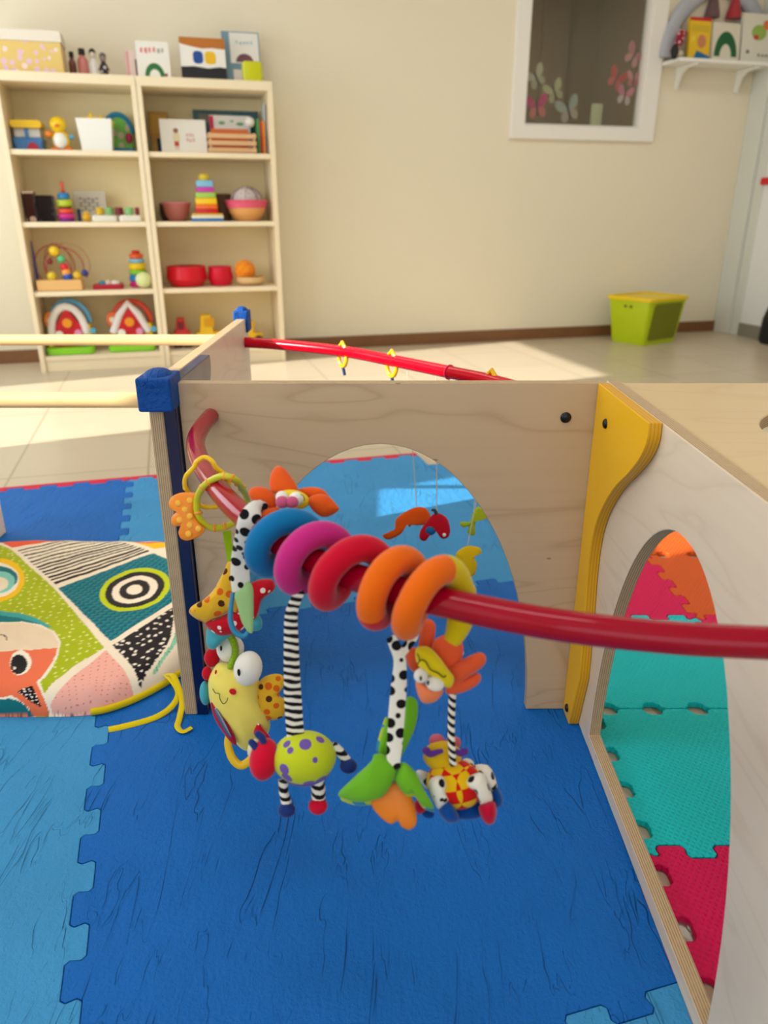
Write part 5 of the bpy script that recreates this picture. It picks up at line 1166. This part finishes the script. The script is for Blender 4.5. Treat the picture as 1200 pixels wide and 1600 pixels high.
# --- bottom row
def farmhouse(label, px0, px1, y0, y1, q, round_, wallc, roofc, leftc, rightc):
    t, w, h = put('toy_farmhouse', label, 'toy farmhouse', px0, px1, y0, y1, 4, q, 'toy farmhouses')
    O(G().prism(rrect(-w / 2, w / 2, -.09, .07, .03), 0, h * .13, 'z'), 'green_base', solid((136, 208, 40), .4), t, bevel=.008, label='bright green base')
    body = [(-w * .28, h * .13), (w * .28, h * .13), (w * .28, h * .5), (0, h * .86), (-w * .28, h * .5)]
    O(G().prism(body, -.02, .05, 'y'), 'house_wall', solid((214, 20, 40), .4), t, bevel=.004)
    rf = [(-w * .38, h * .36), (-w * .2, h * .72), (0, h * .95), (w * .2, h * .72), (w * .38, h * .36)]
    if round_: rf = [(w * .36 * cos(pi - pi * k / 12), h * .36 + h * .52 * sin(pi * k / 12)) for k in range(13)]
    O(G().tube([(x, -.015, z) for x, z in rf], .016, 10, flat=1.3), 'roof', solid(roofc, .4), t)
    O(G().prism(disc(-w * .36, h * .62, w * .13, h * .16), -.0, .04, 'y'), 'flower', solid(leftc, .4), t, bevel=.006); O(G().sph((-w * .36, -.006, h * .62), (.018, .012, .018)), 'flower_centre', solid((240, 220, 190), .4), t)
    O(G().tube([(w * .05 + w * .4 * cos(pi * k / 14), .03, h * .55 + h * .42 * sin(pi * k / 14)) for k in range(15)], .016, 10), 'handle', solid(rightc, .4), t)
    O(G().box((w * .38, .01, h * .34), (w * .18, .06, h * .4)), 'silo', solid((246, 200, 24), .4), t, bevel=.01)
    O(G().box((-w * .38, .01, h * .24), (w * .18, .06, h * .22)), 'fence', solid((240, 150, 40), .4), t, bevel=.008)
    for x, z, r, c in ((0, .58, .026, (240, 150, 30)), (-.05, .36, .022, (240, 240, 232)), (.05, .38, .02, (230, 150, 190)), (0, .24, .02, (140, 30, 50)), (-.1, .2, .018, (238, 210, 40)), (.08, .2, .018, (40, 120, 180)), (.13, .42, .016, (80, 170, 200))):
        O(G().prism(disc(x, h * z, r), -.045, -.018, 'y'), 'button', solid(c, .35), t, bevel=.003)
farmhouse('toy farmhouse with rounded white roof and blue handle on the bottom shelf', 64, 146, 480, 562, -.24, True, 0, (236, 232, 228), (244, 140, 40), (110, 178, 220))
farmhouse('toy farmhouse with pointed white roof and red handle on the bottom shelf', 168, 241, 480, 556, -.22, False, 0, (238, 232, 232), (240, 110, 50), (230, 80, 60))
def truck(label, px0, px1, y0, y1, q, c, c2, cat='toy car', car=False):
    t, w, h = put('toy_car' if car else 'toy_truck', label, cat, px0, px1, y0, y1, 4, q)
    prof = [(-w / 2, h * .16), (w / 2, h * .16), (w / 2, h * .5), (w * .28, h * .58), (w * .18, h), (-w * .22, h), (-w * .34, h * .58), (-w / 2, h * .5)] if car else [(-w / 2, h * .16), (w / 2, h * .16), (w / 2, h * .42), (w * .1, h * .46), (w * .04, h), (-w * .3, h), (-w * .36, h * .46), (-w / 2, h * .44)]
    O(G().prism(prof, -.05, .05, 'y'), 'body', solid(c, .35, 0, .2), t, bevel=.008)
    O(G().prism(rrect(-w * .2, w * .14, h * .62, h * .9, .008), -.052, .052, 'y'), 'window', solid(c2, .3), t)
    for x in (-.3, .3):
        for y in (-.052, .052): O(G().prism(disc(x * w, h * .18, h * .18), y - .008, y + .008, 'y'), 'wheel', solid((60, 30, 34), .5), t, bevel=.002)
truck('small red toy car on the bottom shelf', 271, 299, 503, 548, -.2, (214, 34, 40), (120, 20, 30), 'toy car', True)
truck('yellow toy truck on the bottom shelf partly behind the end panel', 306, 352, 499, 548, -.2, (244, 196, 16), (220, 160, 20), 'toy truck')
truck('yellow toy digger peeping out beyond the end panel', 376, 410, 510, 550, -.2, (240, 190, 18), (220, 160, 20), 'toy truck')

# ================================================================== wall shelf, bin, door things, window decorations
WS = thing('wall_shelf', 'white wall shelf on two curved brackets beside the window', 'shelf', room(2.2, -.1, 1.70), RA); WHT = solid((240, 238, 230), .4)
O(G().box((0.02, 0, .012), (.74, .2, .022)), 'shelf_board', WHT, WS, bevel=.004)
for x in (-.22, .24):
    b = G().prism([(-.0, .0), (-.19, .0), (-.19, -.012), (-.10, -.018), (-.05, -.045), (-.028, -.09), (-.022, -.13), (0, -.13)], x - .012, x + .012, 'x'); b.v = [Vector((v.x, v.y + .099, v.z)) for v in b.v]
    O(b, 'bracket', WHT, WS, bevel=.002)
SH = 1.7235
book('picture_book', 'yellow book with red top band and blue corner on the wall shelf', 1078, 1112, 15, 84, SH, -.11, (232, 190, 30), [(R_(0, 1, .92, 1), (196, 24, 40)), (R_(.1, .9, .66, .82), (214, 176, 40)), (disc(.6, .44, .2, .16), (206, 130, 90)), ([(.25, .02), (1, .02), (1, .1), (.4, .22)], (20, 104, 160)), (disc(.2, .5, .1, .07), (240, 210, 60))], .02, .1)
book('picture_book', 'off-white book with one green arch on the wall shelf', 1115, 1158, 24, 86, SH, -.12, (222, 214, 194), [(hill(.5, .12, .42, .66, .5), (24, 92, 46))], .02, .12)
book('picture_book', 'large white book with green and red blot at the end of the wall shelf', 1161, 1214, 14, 94, SH, -.12, (224, 218, 202), [(disc(.5, .62, .22, .16), (150, 180, 80)), (disc(.72, .78, .12, .1), (220, 120, 60)), (disc(.42, .52, .08, .05), (200, 70, 50)), (disc(.2, .22, .05, .04), (110, 106, 96))] + [(s_, (150, 146, 134)) for s_ in strokes(.5, .95, .14, .06, 4, 9)], .02, .12)
t, w, h = put('cloth_doll', 'dark red cloth doll with a black shoe at the end of the wall shelf', 'doll', 1045, 1066, 38, 84, SH, -.1)
O(G().tube([(w * .45, 0, h * .95), (w * .2, -.01, h * .6), (-w * .1, -.03, h * .35)], [.03, .028, .02], 12), 'dress', dots((150, 40, 60), (220, 200, 190), 40, .3), t)
O(G().tube([(-w * .1, -.03, h * .35), (-w * .2, -.05, h * .25)], .018, 10), 'leg', solid((216, 150, 140), .6), t); O(G().sph((-w * .3, -.05, h * .22), (.022, .03, .042)), 'shoe', solid((24, 20, 22), .5), t)
O(G().sph((0, -.03, .025), (.045, .04, .024)), 'skirt_hem', solid((206, 192, 168), .7), t)
t = thing('wall_wreath', 'grey-blue padded arch on the wall above the wall shelf', 'wall ornament', room(2.2, -.03, SH + .002), RA)
O(G().tube([(.02 + .36 * cos(pi * k / 24), 0, .02 + .40 * sin(pi * k / 24)) for k in range(25)], .05, 12, flat=.5, up=(0, 1, 0)), 'padded_arch', plush((176, 178, 186)), t)
for k, (x, lb) in enumerate(((-.04, 'small doll with dark hair hanging over the yellow book'), (.12, 'small red doll hanging over the green arch book'))):
    d = thing('hanging_doll', lb, 'doll', room(2.2 + x, -.03, 2.06), RA, 'dolls above the wall shelf')
    O(G().lathe([(.05, -.08), (.045, -.05), (.02, .04), (.012, .06)], seg=14), 'dress', plush((110, 84, 84) if k == 0 else (176, 60, 66)), d); O(G().sph((0, 0, .09), .036), 'head', solid((206, 150, 134), .6), d); O(G().sph((0, .008, .1), (.04, .036, .036)), 'hair', solid((70, 50, 50), .7), d)
    O(G().tube([(0, 0, .12), (0, .03, .3)], .002, 6), 'string', solid((150, 120, 100), .7), d)

t = thing('storage_bin', 'lime green plastic storage bin with a yellow rim by the back wall', 'bin', Vector((1.79, 5.25, 0)), radians(-55))
LG = solid((188, 208, 16), .35, 0, .1); g = G(); rows = []
for z, a, b in ((0, .132, .175), (.02, .136, .18), (.285, .172, .20), (.285, .165, .193), (.012, .129, .172)):
    pl_ = rrect(-a, a, -b, b, .028, 5); rows.append([Vector((x, y, z)) for x, y in pl_ + pl_[:1]])
g.grid(rows); n_ = len(rows[0]) - 1; g.add(rows[0][:n_], [tuple(reversed(range(n_)))]); g.add(rows[-1][:n_], [tuple(range(n_))]); O(g, 'bin_body', LG, t)
pr = rrect(-.184, .184, -.212, .212, .032, 5); pi_ = rrect(-.16, .16, -.188, .188, .026, 5)
O(G().prism(pr, .286, .308, 'z', holes=[pi_]), 'rim', solid((240, 206, 10), .35), t, bevel=.004, label='yellow rim')
O(G().prism(rrect(-.157, .157, -.185, .185, .026, 5), .270, .300, 'z'), 'lid', solid((240, 206, 10), .35), t, label='yellow lid')
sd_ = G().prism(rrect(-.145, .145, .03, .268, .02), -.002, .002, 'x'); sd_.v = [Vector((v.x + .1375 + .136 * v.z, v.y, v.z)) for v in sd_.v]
O(sd_, 'shaded_opening', solid((120, 124, 6), .5), t, label='olive slab coloured as a shaded side opening')  # flat slab, its dark olive paints the shade inside a cut-out
for s in (-1, 1): O(G().prism(rrect(-.012 + s * .022, .012 + s * .022, .238, .254, .005), -.199, -.192, 'y'), 'grip_slot', solid((96, 104, 20), .6), t, label='dark grip slot')
t = thing('black_bag', 'black bag slumped on the floor against the white door', 'bag', room(2.545, -.62, 0), RA)
O(G().lathe([(.05, 0), (.062, .02), (.058, .16), (.036, .26), (.018, .33), (.022, .36), (.01, .365)], seg=18, sx=1, sy=1.5), 'bag_body', solid((26, 28, 34), .5), t)
O(G().tube([(0, -.02, .35), (0, -.05, .42), (0, .0, .45), (0, .03, .40), (0, .02, .35)], .005, 8), 'strap', solid((22, 22, 26), .6), t)

def butterfly(px, py, size, c1, c2, rot, label):
    p, z = onQ(px, py, .038); t = thing('butterfly', label, 'butterfly ornament', room(p, .038, z), RA, 'butterflies on the window'); a = radians(rot)
    def wing(s, pts, nm, c):
        P = [(s * x * size, y * size) for x, y in pts]; P = [(x * cos(a) - y * sin(a), x * sin(a) + y * cos(a)) for x, y in P]
        P = [(v.x, v.y) for v in smooth([Vector((x, y, 0)) for x, y in P], 4, True)]
        O(G().prism(P, -.002, .003, 'y'), nm, solid(c, .5), t)
    for s in (-1, 1):
        wing(s, [(.03, .05), (.25, .45), (.5, .5), (.5, .2), (.3, .02)], 'wing', c1); wing(s, [(.03, -.02), (.3, -.03), (.4, -.25), (.25, -.42), (.08, -.25)], 'wing', c2)
    O(G().tube([(-.32 * size * -sin(a), -.003, -.32 * size * cos(a)), (.3 * size * -sin(a), -.003, .3 * size * cos(a))], size * .05, 8), 'body', solid((90, 80, 76), .6), t)
for px, py, s, c1, c2, r, lb in ((838, 122, .125, (206, 202, 182), (190, 186, 164), 30, 'cream butterfly highest on the window by the near frame side'), (866, 144, .125, (196, 192, 160), (182, 178, 150), 25, 'beige butterfly beside the pink one low on the window'),
        (839, 168, .14, (214, 50, 130), (226, 120, 120), 10, 'big pink butterfly low on the window'), (888, 173, .15, (170, 178, 178), (186, 170, 160), 20, 'grey speckled butterfly low on the window beside the candle'),
        (990, 88, .125, (206, 130, 150), (220, 160, 170), -30, 'dusky pink butterfly topmost in the column of four'), (963, 124, .125, (206, 52, 70), (214, 90, 100), -25, 'red butterfly in the column of four'),
        (990, 124, .095, (226, 150, 170), (216, 110, 140), 0, 'small pale pink butterfly beside the red one'), (976, 150, .115, (226, 130, 170), (222, 200, 206), -10, 'pink and white butterfly lowest of the column of four')):
    butterfly(px, py, s, c1, c2, r, lb)
p, z = onQ(931, 190, .06)
t = thing('candle', 'pale green candle standing on the inner window sill', 'candle', room(p, .062, WB + .0225), RA)
O(G().lathe([(.038, 0), (.04, .004), (.04, .125), (.036, .13), (.03, .126)], seg=24, sy=.4), 'wax', solid((206, 210, 176), .5), t); O(G().tube([(0, 0, .125), (0, 0, .14)], .002, 6), 'wick', BLK, t)
